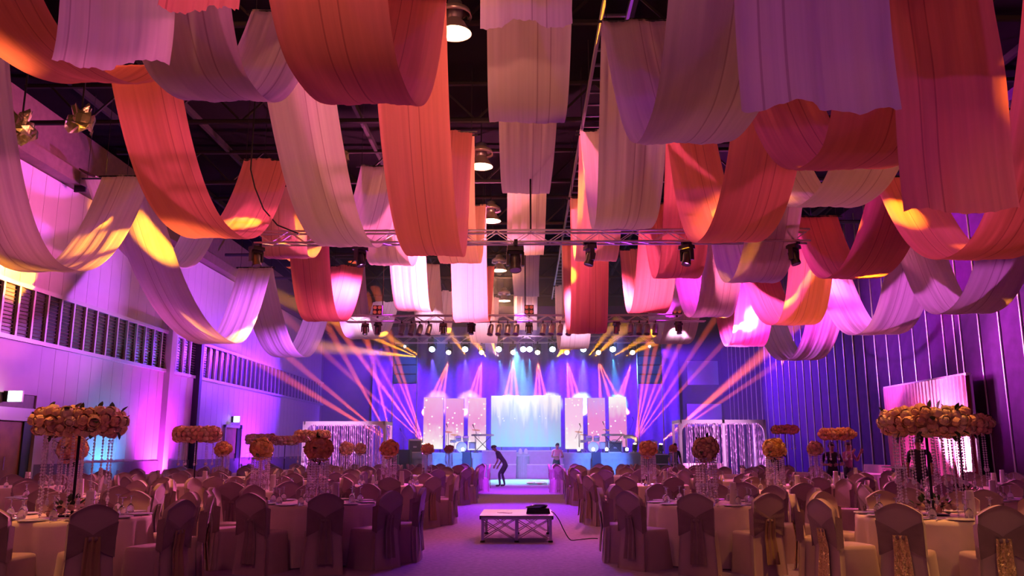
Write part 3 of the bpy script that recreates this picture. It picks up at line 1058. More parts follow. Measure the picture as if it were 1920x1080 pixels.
# flood lamp on the wall beam
fl = thing('flood_lamp', 'box flood lamp on the beam above the panelled wall', 'lamp', (XL + 0.55, 20.6, 8.35))
MB().box((0, 0, 0), (0.5, 0.35, 0.3), Matrix.Rotation(R(25), 3, 'Y')).build('housing', m_alu, fl)
MB().box((0.05, 0, 0.2), (0.5, 0.4, 0.04), Matrix.Rotation(R(25), 3, 'Y')).build('barn_door', m_brown, fl)
MB().box((-0.2, 0, -0.12), (0.3, 0.06, 0.3)).build('bracket', m_blackmetal, fl)

# ------------------------------------------------------------------ stage
ST_Y = 44.0
SX0, SX1, SZ = -6.7, 7.15, 1.28
stg = thing('stage_platform', 'long raised stage with pale blue skirt below the screens', 'stage', (0, ST_Y, 0))
MB().box(((SX0 + SX1) / 2, 2.3, SZ - 0.04), (SX1 - SX0, 4.6, 0.08)).build('deck', m_white, stg)
sk = MB()
sk.grid(lambda u, v: Vector((SX0 + (SX1 - SX0) * u, -0.03 + 0.025 * math.sin(u * 260), (SZ - 0.30) * v)), 260, 1)
sk.build('lower_skirt', m_skirt, stg, True)
MB().box(((SX0 + SX1) / 2, -0.06, SZ - 0.16), (SX1 - SX0 + 0.04, 0.06, 0.30)).build('upper_valance', m_skirt, stg)
for sx in (SX0, SX1):
    MB().box((sx, 2.3, SZ / 2), (0.04, 4.6, SZ)).build('side_panel', m_skirt, stg)
# steps on both sides of the middle pillar
for px0, px1, lb in ((903, 968, 'wide violet carpeted steps left of the pale pillar at the stage'), (988, 1056, 'wide violet carpeted steps right of the pale pillar at the stage')):
    a = at_y(px0, 860, 43.0); c = at_y(px1, 860, 43.0)
    w = c.x - a.x
    t = thing('stage_steps', lb, 'steps', ((a.x + c.x) / 2, 43.2, 0), group='steps up to the stage')
    MB().box((0, -0.25, 0.36), (w, 0.9, 0.72)).build('lower_step', m_riser, t)
    MB().box((0, 0.45, 0.70), (w, 0.5, 1.40)).build('upper_step', m_riser, t)
    MB().box((0, -0.70, 0.70), (w + 0.02, 0.03, 0.05)).build('nosing', m_white, t)
    MB().box((0, 0.19, 1.38), (w + 0.02, 0.03, 0.06)).build('nosing', m_white, t)
a = at_y(981, 870, 42.9)
t = thing('pedestal', 'pale blue cloth covered pillar between the stage steps', 'pedestal', (a.x, 42.75, 0))
MB().grid(lambda u, v: Vector((0.30 * math.cos(2 * PI * u) * (1 + 0.05 * math.sin(u * 120)) * (1.05 - 0.1 * v), 0.28 * math.sin(2 * PI * u) * (1 + 0.05 * math.sin(u * 120)) * (1.05 - 0.1 * v), 1.14 * v)), 72, 3).build('cloth_skirt', m_skirt, t, True)
MB().box((0, 0, 1.16), (0.66, 0.62, 0.10)).build('top', m_skirt, t)
for k in (-1, 1):
    MB().lathe([(0.001, 0.30), (0.05, 0.28), (0.10, 0.18), (0.12, 0.02), (0.08, 0.0), (0.001, 0.0)], 10, (k * 0.14, 0, 1.21)).build('finial', m_white, t, True)
# gloss floor
a = at_y(903, 893, 40.0); c = at_y(1013, 915, 40.0)
tag(MB().box((0, 0, 0.015), (3.6, 8.2, 0.03)).build('dance_floor', m_dance, loc=(-0.35, 38.3, 0)), 'glossy white dance floor in front of the stage steps', 'dance floor')
for i, (px, py, y) in enumerate(((1005, 906, 35.2), (1012, 903, 36.0))):
    g = at_y(px, py, y)
    q = tag(MB().grid(lambda u, v: Vector(((u - 0.5) * 0.9, (v - 0.5) * 0.5, 0.06 * math.sin(u * 7) * math.sin(v * 5) + 0.07)), 10, 6).build('folded_cloth', M('pink_cloth', (0.85, 0.30, 0.35), 0.8, vary=0.1), loc=(g.x, y, 0.02), smooth=True), ['pink cloth lying on the floor at the right of the dance floor', 'second pink cloth bundle behind it by the chairs'][i], 'cloth', 'cloths on the floor')

# LED screens
def screen_mat(name, top, mid, low, seed, main=False):
    m = bpy.data.materials.new(name)
    m.use_nodes = True
    nt = m.node_tree
    b_ = nt.nodes['Principled BSDF']
    b_.inputs['Base Color'].default_value = (0.02, 0.02, 0.03, 1)
    b_.inputs['Roughness'].default_value = 0.4
    tc = nt.nodes.new('ShaderNodeTexCoord')
    sp = nt.nodes.new('ShaderNodeSeparateXYZ')
    nt.links.new(tc.outputs['Generated'], sp.inputs[0])
    cr = nt.nodes.new('ShaderNodeValToRGB')
    cr.color_ramp.elements[0].position = 0.0
    cr.color_ramp.elements[0].color = (*low, 1)
    cr.color_ramp.elements[1].position = 1.0
    cr.color_ramp.elements[1].color = (*top, 1)
    e = cr.color_ramp.elements.new(0.52)
    e.color = (*mid, 1)
    nz = nt.nodes.new('ShaderNodeTexNoise')
    mp = nt.nodes.new('ShaderNodeMapping')
    mp.inputs['Location'].default_value = (seed, seed * 2.0, 0)
    mp.inputs['Scale'].default_value = (9, 1, 0.7) if main else (3, 1, 3)
    nz.inputs['Scale'].default_value = 2.0
    nz.inputs['Detail'].default_value = 2
    nt.links.new(tc.outputs['Generated'], mp.inputs[0])
    nt.links.new(mp.outputs[0], nz.inputs['Vector'])
    ma = nt.nodes.new('ShaderNodeMath')
    ma.operation = 'MULTIPLY_ADD'
    ma.inputs[1].default_value = 0.9 if main else 0.35
    nt.links.new(nz.outputs[0], ma.inputs[0])
    sb = nt.nodes.new('ShaderNodeMath')
    sb.operation = 'SUBTRACT'
    sb.inputs[1].default_value = 0.45 if main else 0.17
    nt.links.new(sp.outputs['Z'], sb.inputs[0])
    nt.links.new(sb.outputs[0], ma.inputs[2])
    nt.links.new(ma.outputs[0], cr.inputs[0])
    # bright bokeh dots shown on the screen
    vo = nt.nodes.new('ShaderNodeTexVoronoi')
    vo.inputs['Scale'].default_value = 1.0
    mv = nt.nodes.new('ShaderNodeMapping')
    mv.inputs['Scale'].default_value = (16, 1, 11) if main else (4, 1, 11)
    mv.inputs['Location'].default_value = (seed * 3, 0.5, seed)
    nt.links.new(tc.outputs['Generated'], mv.inputs[0])
    nt.links.new(mv.outputs[0], vo.inputs['Vector'])
    lt = nt.nodes.new('ShaderNodeMath')
    lt.operation = 'LESS_THAN'
    lt.inputs[1].default_value = 0.12 if main else 0.19
    nt.links.new(vo.outputs['Distance'], lt.inputs[0])
    gt = nt.nodes.new('ShaderNodeMath')
    gt.operation = 'GREATER_THAN'
    gt.inputs[1].default_value = 0.48
    nt.links.new(sp.outputs['Z'], gt.inputs[0])
    mu = nt.nodes.new('ShaderNodeMath')
    mu.operation = 'MULTIPLY'
    nt.links.new(lt.outputs[0], mu.inputs[0])
    if main:
        nt.links.new(gt.outputs[0], mu.inputs[1])
    else:
        mu.inputs[1].default_value = 1.0
    mx = nt.nodes.new('ShaderNodeMix')
    mx.data_type = 'RGBA'
    nt.links.new(mu.outputs[0], mx.inputs[0])
    nt.links.new(cr.outputs[0], mx.inputs[6])
    mx.inputs[7].default_value = (1.4, 1.3, 1.25, 1)
    nt.links.new(mx.outputs[2], b_.inputs['Emission Color'])
    b_.inputs['Emission Strength'].default_value = 1.0
    return m


WHT = (1.15, 1.08, 1.0)
PNK = (0.98, 0.25, 0.68)
SCREENS = [
    (795, 830, 745, 842, 46.0, (1.05, 0.50, 0.88), (1.0, 0.32, 0.76), WHT, 'first tall LED panel from the left, glowing pale pink'),
    (836, 869, 747, 842, 46.0, (1.0, 0.40, 0.86), PNK, WHT, 'second tall LED panel from the left, glowing pink over white'),
    (878, 911, 746, 844, 46.0, (1.1, 0.60, 0.95), (1.0, 0.34, 0.76), WHT, 'third tall LED panel, just left of the main screen'),
    (921, 1052, 742, 838, 46.6, (1.2, 1.1, 1.05), (0.46, 0.52, 0.88), (0.28, 0.66, 0.86), 'large main LED screen showing gold light over pale blue'),
    (1059, 1094, 746, 842, 46.0, (1.05, 0.62, 0.95), (1.1, 0.65, 0.95), WHT, 'tall LED panel just right of the main screen'),
    (1101, 1136, 746, 838, 46.0, (0.78, 0.40, 0.95), (1.0, 0.27, 0.70), (1.0, 0.36, 0.74), 'second tall LED panel right of the main screen, pink with dots'),
    (1141, 1176, 744, 838, 46.0, WHT, (0.92, 0.26, 0.74), (1.0, 0.32, 0.70), 'last tall LED panel at the right, white at the top'),
]
for i, (x0, x1, y0_, y1_, Y, top, mid, low, lb) in enumerate(SCREENS):
    a = at_y(x0, y0_, Y); c = at_y(x1, y1_, Y)
    w, h = c.x - a.x, a.z - c.z
    t = thing('led_screen', lb, 'screen', ((a.x + c.x) / 2, Y, 0), group='LED screens on the stage')
    MB().box((0, 0.09, (a.z + c.z) / 2), (w + 0.02, 0.12, h + 0.02)).build('cabinet_frame', m_black, t)
    MB().box((0, 0.0, (a.z + c.z) / 2), (w, 0.06, h)).build('lit_face', screen_mat('screen_image_' + ORD[i], top, mid, low, 1.7 * i + 0.3, i == 3), t)
    for s in (-1, 1):
        MB().box((s * w * 0.35, 0.22, (SZ + a.z) / 2), (0.06, 0.06, a.z - SZ)).build('support_post', m_blackmetal, t)

# instruments and stage gear
m_shell = M('pearl_drum_shell', (0.80, 0.80, 0.84), 0.3, coat=0.6)
m_cymbal = M('brass_cymbal', (0.75, 0.55, 0.22), 0.25, metal=1.0)
m_hide = M('drum_head', (0.85, 0.84, 0.82), 0.5)
m_ampcloth = M('amp_cloth', (0.10, 0.09, 0.12), 0.8, bump=0.3, bscale=200)


def drum(parent, name, c, r, h, rot=(0, 0, 0)):
    d = MB().lathe([(r, -h / 2), (r, h / 2)], 16).build(name, m_shell, parent, True, c, rot)
    MB().lathe([(0.001, 0), (r, 0)], 16, (0, 0, h / 2)).build('drum_head', m_hide, d)
    MB().lathe([(0.001, 0), (r, 0)], 16, (0, 0, -h / 2)).build('drum_head', m_hide, d)
    MB().lathe([(r, h / 2 - 0.02), (r + 0.015, h / 2 - 0.02), (r + 0.015, h / 2 + 0.01), (r, h / 2 + 0.01)], 16).build('hoop', m_chrome, d, True)
    return d


def drum_kit(px, y, label):
    a_ = at_y(px, 840, y)
    t = thing('drum_kit', label, 'drums', (a_.x, y, SZ), group='drum kits on the stage')
    drum(t, 'bass_drum', (0, 0, 0.29), 0.28, 0.4, (PI / 2, 0, 0))
    drum(t, 'tom_drum', (-0.2, 0, 0.74), 0.16, 0.2, (0.4, 0, 0))
    drum(t, 'tom_drum', (0.2, 0, 0.74), 0.16, 0.2, (0.4, 0, 0))
    drum(t, 'floor_tom', (0.55, 0.25, 0.38), 0.2, 0.36)
    drum(t, 'snare_drum', (-0.5, 0.3, 0.6), 0.17, 0.14)
    for x, z, yy in ((-0.75, 1.1, 0.1), (0.75, 1.2, 0.1), (-0.45, 0.95, 0.5)):
        s = MB().tube([(x, yy, 0), (x, yy, z)], 0.015, 5).build('cymbal_stand', m_chrome, t)
        for k in range(3):
            an = k * 2.09
            MB().tube([(x, yy, 0.25), (x + 0.2 * math.cos(an), yy + 0.2 * math.sin(an), 0.01)], 0.01, 4).build('tripod_leg', m_chrome, s)
        MB().lathe([(0.001, 0.03), (0.04, 0.025), (0.22, 0.0)], 16).build('cymbal', m_cymbal, s, True, (x, yy, z), (0.25, 0.1, 0))
    MB().lathe([(0.001, 0.5), (0.16, 0.5), (0.17, 0.44), (0.02, 0.42), (0.02, 0.0), (0.15, 0)], 12, (0, 0.6, 0)).build('stool', m_black, t, True)
    return t


drum_kit(866, 45.3, 'white drum kit in front of the pink panels at the left')
drum_kit(1112, 45.3, 'pale drum kit in front of the pink panels at the right')


def amp(px, y, w, h, d, label, zb=SZ, rim=m_white):
    a_ = at_y(px, 840, y)
    t = thing('guitar_amplifier', label, 'amplifier', (a_.x, y, zb))
    MB().box((0, 0, h / 2), (w, d, h)).build('cabinet', m_black, t)
    MB().box((0, -d / 2 - 0.01, h * 0.42), (w - 0.12, 0.03, h * 0.72)).build('speaker_cloth', m_ampcloth, t)
    fr = MB()
    for s in (-1, 1):
        fr.box((s * (w / 2 - 0.025), -d / 2 - 0.02, h / 2), (0.05, 0.05, h))
        fr.box((0, -d / 2 - 0.02, h / 2 + s * (h / 2 - 0.025)), (w, 0.05, 0.05))
    fr.build('edge_frame', rim, t)
    MB().box((0, -d / 2 - 0.03, h * 0.42), (w * 0.25, 0.02, h * 0.12)).build('badge', m_white, t)
    MB().box((0, -d / 2 - 0.03, h * 0.9), (w - 0.15, 0.02, h * 0.10)).build('control_strip', m_chrome, t)
    MB().tube([(-0.15, 0, h), (-0.1, 0, h + 0.05), (0.1, 0, h + 0.05), (0.15, 0, h)], 0.015, 5).build('handle', m_black, t)
    return t


amp(779, 44.8, 0.72, 0.72, 0.4, 'white-framed amplifier cabinet at the far left stage edge')
amp(1153, 45.2, 0.75, 0.62, 0.4, 'amplifier with white top edge behind the right keyboard')
amp(1222, 44.9, 0.55, 0.62, 0.35, 'pale-framed cabinet at the far right stage edge')


def keyboard(px, y, label):
    a_ = at_y(px, 840, y)
    t = thing('keyboard', label, 'keyboard', (a_.x, y, SZ), group='keyboards on stands')
    MB().box((0, 0, 0.92), (1.2, 0.34, 0.09)).build('body', m_white, t)
    MB().box((0, -0.07, 0.968), (1.08, 0.16, 0.012)).build('white_keys', m_hide, t)
    k = MB()
    for i in range(36):
        if i % 7 not in (2, 6):
            k.box((-0.52 + i * 0.03, -0.03, 0.978), (0.012, 0.09, 0.012))
    k = k.build('black_keys', m_black, t)
    k['kind'] = 'stuff'
    for s in (-1, 1):
        MB().tube([(s * 0.45, -0.2, 0), (-s * 0.45, 0.0, 0.88)], 0.02, 5).build('stand_leg', m_blackmetal, t)
    return t


keyboard(1150, 44.6, 'white keyboard on a crossed stand at the right of the stage')
keyboard(905, 45.0, 'white keyboard on a crossed stand left of the main screen')


def mic_stand(px, y, h, label, lean=0.0):
    a_ = at_y(px, 840, y)
    t = thing('microphone_stand', label, 'mic stand', (a_.x, y, SZ), group='microphone stands')
    MB().lathe([(0.001, 0.03), (0.14, 0.02), (0.15, 0)], 12).build('base', m_blackmetal, t)
    MB().tube([(0, 0, 0), (lean * 0.5, 0, h * 0.7)], 0.014, 5).build('pole', m_chrome, t)
    MB().tube([(lean * 0.5 + 0.25 * (1 if lean < 0 else -1), 0, h * 0.55), (lean, 0, h)], 0.010, 5).build('boom', m_chrome, t)
    mic = MB().tube([(lean, 0, h), (lean - 0.05, 0, h + 0.12)], [0.018, 0.025], 6)
    mic.ball((lean - 0.06, 0, h + 0.15), 0.035, 8, 5)
    mic.build('microphone', m_black, t)
    return t


for px, y, h, lean, lb in ((757, 44.3, 1.1, -0.15, 'microphone stand leaning at the far left stage edge'), (835, 44.6, 1.35, 0.1, 'microphone stand beside the left drum kit'), (892, 44.4, 1.3, -0.1, 'microphone stand left of the main screen'), (1086, 44.5, 1.35, 0.1, 'microphone stand right of the main screen'), (1137, 44.4, 1.45, -0.1, 'microphone stand beside the right drum kit'), (1186, 44.7, 1.7, 0.1, 'tall microphone stand behind the white arch at the right')):
    mic_stand(px, y, h, lb, lean)

# wedge speakers in front of the stage
for px, lb in ((875, 'dark wedge loudspeaker on the floor left of the steps'), (1118, 'dark wedge loudspeaker on the floor right of the steps')):
    a_ = at_y(px, 860, 42.6)
    t = thing('floor_speaker', lb, 'loudspeaker', (a_.x, 42.6, 0), group='loudspeakers before the stage')
    MB().box((0, 0, 0.66), (0.46, 0.5, 1.32), taper=0.92).build('cabinet', m_cab, t)
    MB().box((0, -0.255, 0.66), (0.38, 0.02, 1.15), Matrix.Rotation(0.012, 3, 'X')).build('grille', m_grille, t)
    MB().box((-0.235, 0, 0.9), (0.02, 0.12, 0.05)).build('handle', m_black, t)
for px, lb, y in ((752, 'dark box loudspeaker standing at the left end of the stage', 43.4), (1222, 'dark box loudspeaker standing at the right end of the stage', 43.4)):
    a_ = at_y(px, 860, y)
    t = thing('subwoofer', lb, 'loudspeaker', (a_.x, y, 0), group='subwoofers at the stage ends')
    MB().box((0, 0, 0.72), (1.0, 0.8, 1.44)).build('cabinet', m_cab, t)
    MB().box((0, -0.41, 1.07), (0.9, 0.03, 0.64)).build('grille', m_grille, t)
    MB().box((0, -0.41, 0.37), (0.9, 0.03, 0.64)).build('grille', m_grille, t)

# small lit lamps on the stage floor
m_lamp_white = glow('warm_white_lens', (1.0, 0.85, 0.6), 30)
for i, px in enumerate((843, 868, 1085, 1112, 1137, 1175)):
    a_ = at_y(px, 832, 44.3)
    t = thing('floor_lamp', ORD[i] + ' small lit stage floor lamp from the left', 'stage light', (a_.x, 44.3, SZ), group='lamps on the stage floor')
    MB().box((0, 0, 0.03), (0.16, 0.12, 0.06)).build('base', m_black, t)
    MB().lathe([(0.06, 0.12), (0.10, 0.02), (0.105, -0.05)], 12).build('housing', m_black, t, True, (0, 0, 0.18), (-PI / 2, 0, 0))
    MB().ball((0, -0.06, 0.18), (0.085, 0.03, 0.085), 12, 6).build('lens', m_lamp_white, t, True)
# white arch-shaped prop
a_ = at_y(1183, 840, 44.5)
t = thing('white_stand', 'curved white stand prop at the right end of the stage', 'stand', (a_.x, 44.5, SZ))
MB().tube([(-0.38, 0, 0.83), (0.05, 0, 0.84), (0.26, 0, 0.74), (0.30, 0, 0.55), (0.22, 0, 0.2), (0.18, 0, 0)], [0.09, 0.10, 0.11, 0.11, 0.10, 0.09], 10).build('arch', m_white, t, True)
MB().box((0.18, 0, 0.02), (0.4, 0.3, 0.04)).build('base', m_white, t)
MB().tube([(-0.25, 0, 0), (-0.25, 0, 0.75)], 0.03, 6).build('post', m_white, t)

# beam heads on the stage corners that throw the amber fans
BEAM_POS = []
m_lens_hot = glow('hot_amber_lens', (1.0, 0.66, 0.34), 70)
hf = make_head('x', m_lens_hot, 'beam heads standing on the floor', tilt=0.35, s=0.7)
for i, (px, py, y, lb) in enumerate(((736, 833, 41.5, 'floor beam head beyond the left tinsel frame'), (794, 833, 44.2, 'floor beam head at the left end of the stage'), (1190, 835, 44.2, 'floor beam head at the right end of the stage'), (1239, 832, 41.5, 'floor beam head beside the right tinsel frame'))):
    o = hf if i == 0 else dup(hf)
    pt = at_y(px, py, y)
    zb = SZ if y > 43 else pt.z - 0.48
    o.location = (pt.x, y, zb + 0.056)
    o['label'] = lb
    o.rotation_euler = (PI, 0, 0)
    if y < 43:
        cs = thing('road_case', ['black road case under the left floor beam head', '', '', 'black road case under the right floor beam head'][i], 'case', (pt.x, y, 0), group='road cases under beam heads')
        MB().box((0, 0, zb / 2), (0.6, 0.5, zb)).build('shell', m_black, cs)
        for zz in (0.03, zb * 0.6, zb - 0.03):
            MB().box((0, -0.255, zz), (0.6, 0.02, 0.04)).build('metal_edge', m_alu, cs)
        MB().box((0, -0.26, zb * 0.35), (0.14, 0.02, 0.08)).build('latch', m_chrome, cs)
    BEAM_POS.append(Vector((pt.x, y - 0.15, zb + 0.56)))

# ------------------------------------------------------------------ tinsel curtain frames
m_tinsel = M('foil_tinsel', (0.62, 0.36, 0.66), 0.3, metal=0.5, bump=0.8, bscale=40)


def tinsel_frame(px0, px1, py_top, y, label, posts):
    a = at_y(px0, py_top, y); c = at_y(px1, py_top, y)
    w, h = c.x - a.x, a.z
    D = 1.6
    t = thing('tinsel_frame', label, 'photo frame', ((a.x + c.x) / 2, y, 0), group='tinsel curtain photo frames')
    for fx in posts:
        for yy in (0, D):
            MB().box((-w / 2 + fx * w, yy, h / 2), (0.10, 0.10, h)).build('post', m_white, t)
            MB().box((-w / 2 + fx * w, yy, 0.03), (0.34, 0.34, 0.06)).build('foot', m_white, t)
    for yy in (0, D):
        MB().box((0, yy, h - 0.07), (w, 0.10, 0.14)).build('top_rail', m_white, t)
    for s in (-1, 1):
        MB().box((s * (w / 2), D / 2, h - 0.07), (0.10, D, 0.14)).build('side_rail', m_white, t)
        g = MB()
        n = 8
        pts = [(s * w / 2, h - 0.1), (s * (w / 2 - 0.42), h - 0.12)] + [(s * (w / 2 - 0.42 + 0.37 * math.sin(k / n * PI / 2)), h - 0.12 - 0.45 * (1 - math.cos(k / n * PI / 2))) for k in range(1, n + 1)]
        vs = [(x, -0.04, z) for x, z in pts] + [(x, 0.04, z) for x, z in pts]
        m_ = len(pts)
        fs = [tuple(range(m_)), tuple(range(2 * m_ - 1, m_ - 1, -1))] + [(k, (k + 1) % m_, m_ + (k + 1) % m_, m_ + k) for k in range(m_)]
        g.add(vs, fs)
        g.build('corner_bracket', m_white, t)
    rg = random.Random(int(px0))
    mes = []
    for k in range(4):
        ln = h - 0.35
        mb = MB()
        ph = rg.uniform(0, 6)
        mb.grid(lambda u, v: Vector(((u - 0.5) * 0.045, 0.012 * math.sin(v * 40 + ph + u * 2), -v * ln)), 1, 24)
        mes.append(mb.mesh('tinsel_strand', m_tinsel))
    n = 36
    for k in range(n):
        x = -w / 2 + 0.16 + (w - 0.32) * (k + 0.5) / n + rg.uniform(-0.012, 0.012)
        link('tinsel_strand', mes[k % 4], t, (x, rg.uniform(-0.03, 0.03) + (D if k % 4 == 0 else 0), h - 0.13), (0, 0, rg.uniform(-0.5, 0.5)))
    for k in range(8):
        for s in (-1, 1):
            link('tinsel_strand', mes[k % 4], t, (s * (w / 2 - 0.02), 0.15 + k * 0.18, h - 0.13), (0, 0, PI / 2 + rg.uniform(-0.4, 0.4)))
    return t


tinsel_frame(571, 722, 790, 34.0, 'white photo frame hung with tinsel strands, left of the stage', (0, 1))
tinsel_frame(1275, 1433, 787, 34.0, 'white photo frame hung with tinsel strands, right of the stage', (0, 0.51, 1))

# pink draped backdrop on the right wall
m_pinkcloth = M('pink_satin', (0.85, 0.42, 0.55), 0.55, vary=0.1, sheen=0.3)
m_rosecloth = M('deep_rose_cloth', (0.62, 0.12, 0.24), 0.6, vary=0.1)
bd = thing('draped_backdrop', 'tall pink draped backdrop with pointed folds before the striped dark wall', 'backdrop', (11.0, 23.4, 0))
Ya, Yb, BZ = -2.45, 2.35, 3.3
BL = Yb - Ya
MB().grid(lambda u, v: Vector((0.14 + 0.05 * math.sin(u * 60), Ya + BL * u, BZ * v)), 120, 2).build('rear_cloth', m_rosecloth, bd, True)
for k in range(5):
    # swags of pale cloth gathered between dark pointed gaps
    u0, u1 = k / 5.0, (k + 1) / 5.0

    def pale(u, v, u0=u0, u1=u1):
        half = (u1 - u0) * BL / 2
        mid = Ya + BL * (u0 + u1) / 2
        ww = half * (1.0 - 0.42 * max(0.0, (0.80 - v)) ** 0.9)
        return Vector((0.03 + 0.035 * math.sin(u * 34 + k) - 0.02 * math.cos((u - 0.5) * PI), mid + (u - 0.5) * 2 * ww, BZ * v))
    MB().grid(pale, 34, 14).build('pale_curtain', m_pinkcloth, bd, True)
for yy in (Ya, Yb):
    MB().box((0.16, yy, BZ / 2), (0.06, 0.06, BZ)).build('pole', m_alu, bd)
    MB().box((0.16, yy, 0.02), (0.4, 0.4, 0.03)).build('base_plate', m_blackmetal, bd)
MB().box((0.10, (Ya + Yb) / 2, BZ + 0.02), (0.12, BL + 0.06, 0.06)).build('top_rail', m_white, bd)
for k, (yy, lb) in enumerate(((25.4, 'floor uplight at the far foot of the pink backdrop'), (21.3, 'floor uplight at the near foot of the pink backdrop'))):
    t = thing('floor_uplight', lb, 'lamp', (10.62, yy, 0), group='uplights at the pink backdrop')
    MB().box((0, 0, 0.04), (0.22, 0.22, 0.08)).build('base', m_black, t)
    MB().lathe([(0.08, 0.0), (0.10, 0.05), (0.10, 0.2)], 12, (0, 0, 0.08)).build('can', m_black, t, True)
    MB().lathe([(0.001, 0.262), (0.09, 0.262)], 12).build('lens', glow('pink_white_lens', (1.0, 0.7, 0.95), 12), t, True)
    light('SPOT', 'backdrop_uplight', (10.62, yy, 0.36), 2600, (1.0, 0.40, 0.85), target=(11.05, yy - 0.4 * (1 if k == 0 else -1), 2.2), angle=75, blend=0.8, radius=0.06)
# head table and sofa before the backdrop
m_satin = M('white_satin', (0.80, 0.74, 0.76), 0.45, vary=0.05, sheen=0.3)
t = thing('head_table', 'long cloth covered head table before the pink backdrop', 'table', (9.7, 24.6, 0))
MB().box((0, 0, 0.76), (0.9, 2.6, 0.05)).build('tabletop', m_satin, t)
MB().grid(lambda u, v: Vector(((-0.46 - 0.03 * abs(math.sin(u * 40))) * 1.0, -1.3 + 2.6 * u, 0.74 * v)), 80, 2).build('front_skirt', m_satin, t, True)
MB().grid(lambda u, v: Vector((-0.45 + 0.9 * u, -1.31 - 0.03 * abs(math.sin(u * 16)), 0.74 * v)), 30, 2).build('end_skirt', m_satin, t, True)
MB().grid(lambda u, v: Vector((-0.45 + 0.9 * u, 1.31, 0.74 * v)), 4, 2).build('end_skirt', m_satin, t, True)
MB().grid(lambda u, v: Vector((0.45, -1.3 + 2.6 * u, 0.74 * v)), 4, 2).build('rear_skirt', m_satin, t, True)
t = thing('sofa', 'pale pink sofa behind the head table', 'sofa', (10.35, 25.8, 0))
MB().box((0, 0, 0.30), (0.7, 1.7, 0.3)).build('seat', m_pinkcloth, t)
MB().box((0.30, 0, 0.68), (0.2, 1.7, 0.65), taper=0.9).build('backrest', m_pinkcloth, t)
for s in (-1, 1):
    MB().lathe([(0.001, 0.14), (0.10, 0.12), (0.13, 0.0), (0.10, -0.2), (0.10, -0.45)], 10).build('arm', m_pinkcloth, t, True, (-0.05, s * 0.85, 0.55))
    MB().box((-0.28, s * 0.75, 0.07), (0.06, 0.06, 0.14)).build('leg', m_wood, t)
    MB().box((0.28, s * 0.75, 0.07), (0.06, 0.06, 0.14)).build('leg', m_wood, t)
t = thing('bar_counter', 'glass topped counter hung with crystal strands beside the pink backdrop', 'counter', (9.5, 21.2, 0))
MB().box((0, 0, 1.02), (0.6, 1.6, 0.05)).build('glass_top', m_plate, t)
MB().box((0.1, 0, 0.5), (0.35, 1.4, 1.0)).build('body', m_dado, t)
cb = MB()
for k in range(14):
    cb.ball((0, 0, -0.04 - k * 0.055), 0.02, 4, 2)
cs_me = cb.mesh('crystal_strand', m_crystal)
for k in range(16):
    link('crystal_strand', cs_me, t, (-0.28, -0.75 + k * 0.1, 1.0))
a = at_y(1342, 872, 32.5)
t = thing('sofa', 'low pink bench inside the right tinsel frame', 'bench', (a.x, 34.8, 0))
MB().box((0, 0, 0.25), (1.9, 0.5, 0.26)).build('seat', m_pinkcloth, t)
MB().box((0, 0.22, 0.62), (1.9, 0.12, 0.55)).build('backrest', m_pinkcloth, t)
for s in (-1, 1):
    for q in (-1, 1):
        MB().box((s * 0.85, q * 0.18, 0.06), (0.06, 0.06, 0.12)).build('leg', m_wood, t)

# ------------------------------------------------------------------ low stage deck in the aisle
a = at_y(901, 966, 13.9); c = at_y(1031, 966, 13.9)
PX0, PX1 = at_y(899, 966, 13.75).x, at_y(1038, 966, 13.75).x
PZ = at_y(960, 966, 13.75).z
pw = PX1 - PX0
DD = 1.45
m_ply = M('pale_ply_deck', (0.60, 0.58, 0.62), 0.35, vary=0.08, vscale=3)
dk = thing('stage_deck', 'low portable stage deck on folding legs standing in the aisle', 'stage deck', ((PX0 + PX1) / 2, 13.75, 0))
MB().box((0, DD / 2, PZ - 0.018), (pw, DD, 0.02)).build('board', m_ply, dk)
fr = MB()
for yy in (0.015, DD - 0.015):
    fr.box((0, yy, PZ - 0.042), (pw, 0.03, 0.05))
for s in (-1, 1):
    fr.box((s * (pw / 2 - 0.015), DD / 2, PZ - 0.042), (0.03, DD, 0.05))
fr.build('edge_frame', m_alu, dk)
for yy in (0.05, DD - 0.05):
    for fx in (-pw / 2 + 0.05, 0.0, pw / 2 - 0.05):
        l = MB().box((fx, yy, PZ / 2 - 0.02), (0.045, 0.03, PZ - 0.05)).build('leg', m_alu, dk)
        MB().lathe([(0.035, 0.03), (0.04, 0.0)], 8, (fx, yy, 0), True, True).build('foot', m_black, l)
    for s in (-1, 1):
        x0, x1 = (-pw / 2 + 0.06, -0.02) if s < 0 else (0.02, pw / 2 - 0.06)
        for dz in (0.0, 0.035):
            MB().tube([(x0, yy, PZ - 0.07 - dz), (x1 - dz, yy, 0.05)], 0.007, 5).build('cross_brace', m_alu, dk)
            MB().tube([(x0, yy, 0.05 + dz), (x1 - dz, yy, PZ - 0.07)], 0.007, 5).build('cross_brace', m_alu, dk)
for fx in (-pw / 2 + 0.05, pw / 2 - 0.05):
    MB().tube([(fx, 0.06, PZ - 0.08), (fx, DD - 0.06, 0.05)], 0.007, 5).build('cross_brace', m_alu, dk)
    MB().tube([(fx, 0.06, 0.05), (fx, DD - 0.06, PZ - 0.08)], 0.007, 5).build('cross_brace', m_alu, dk)
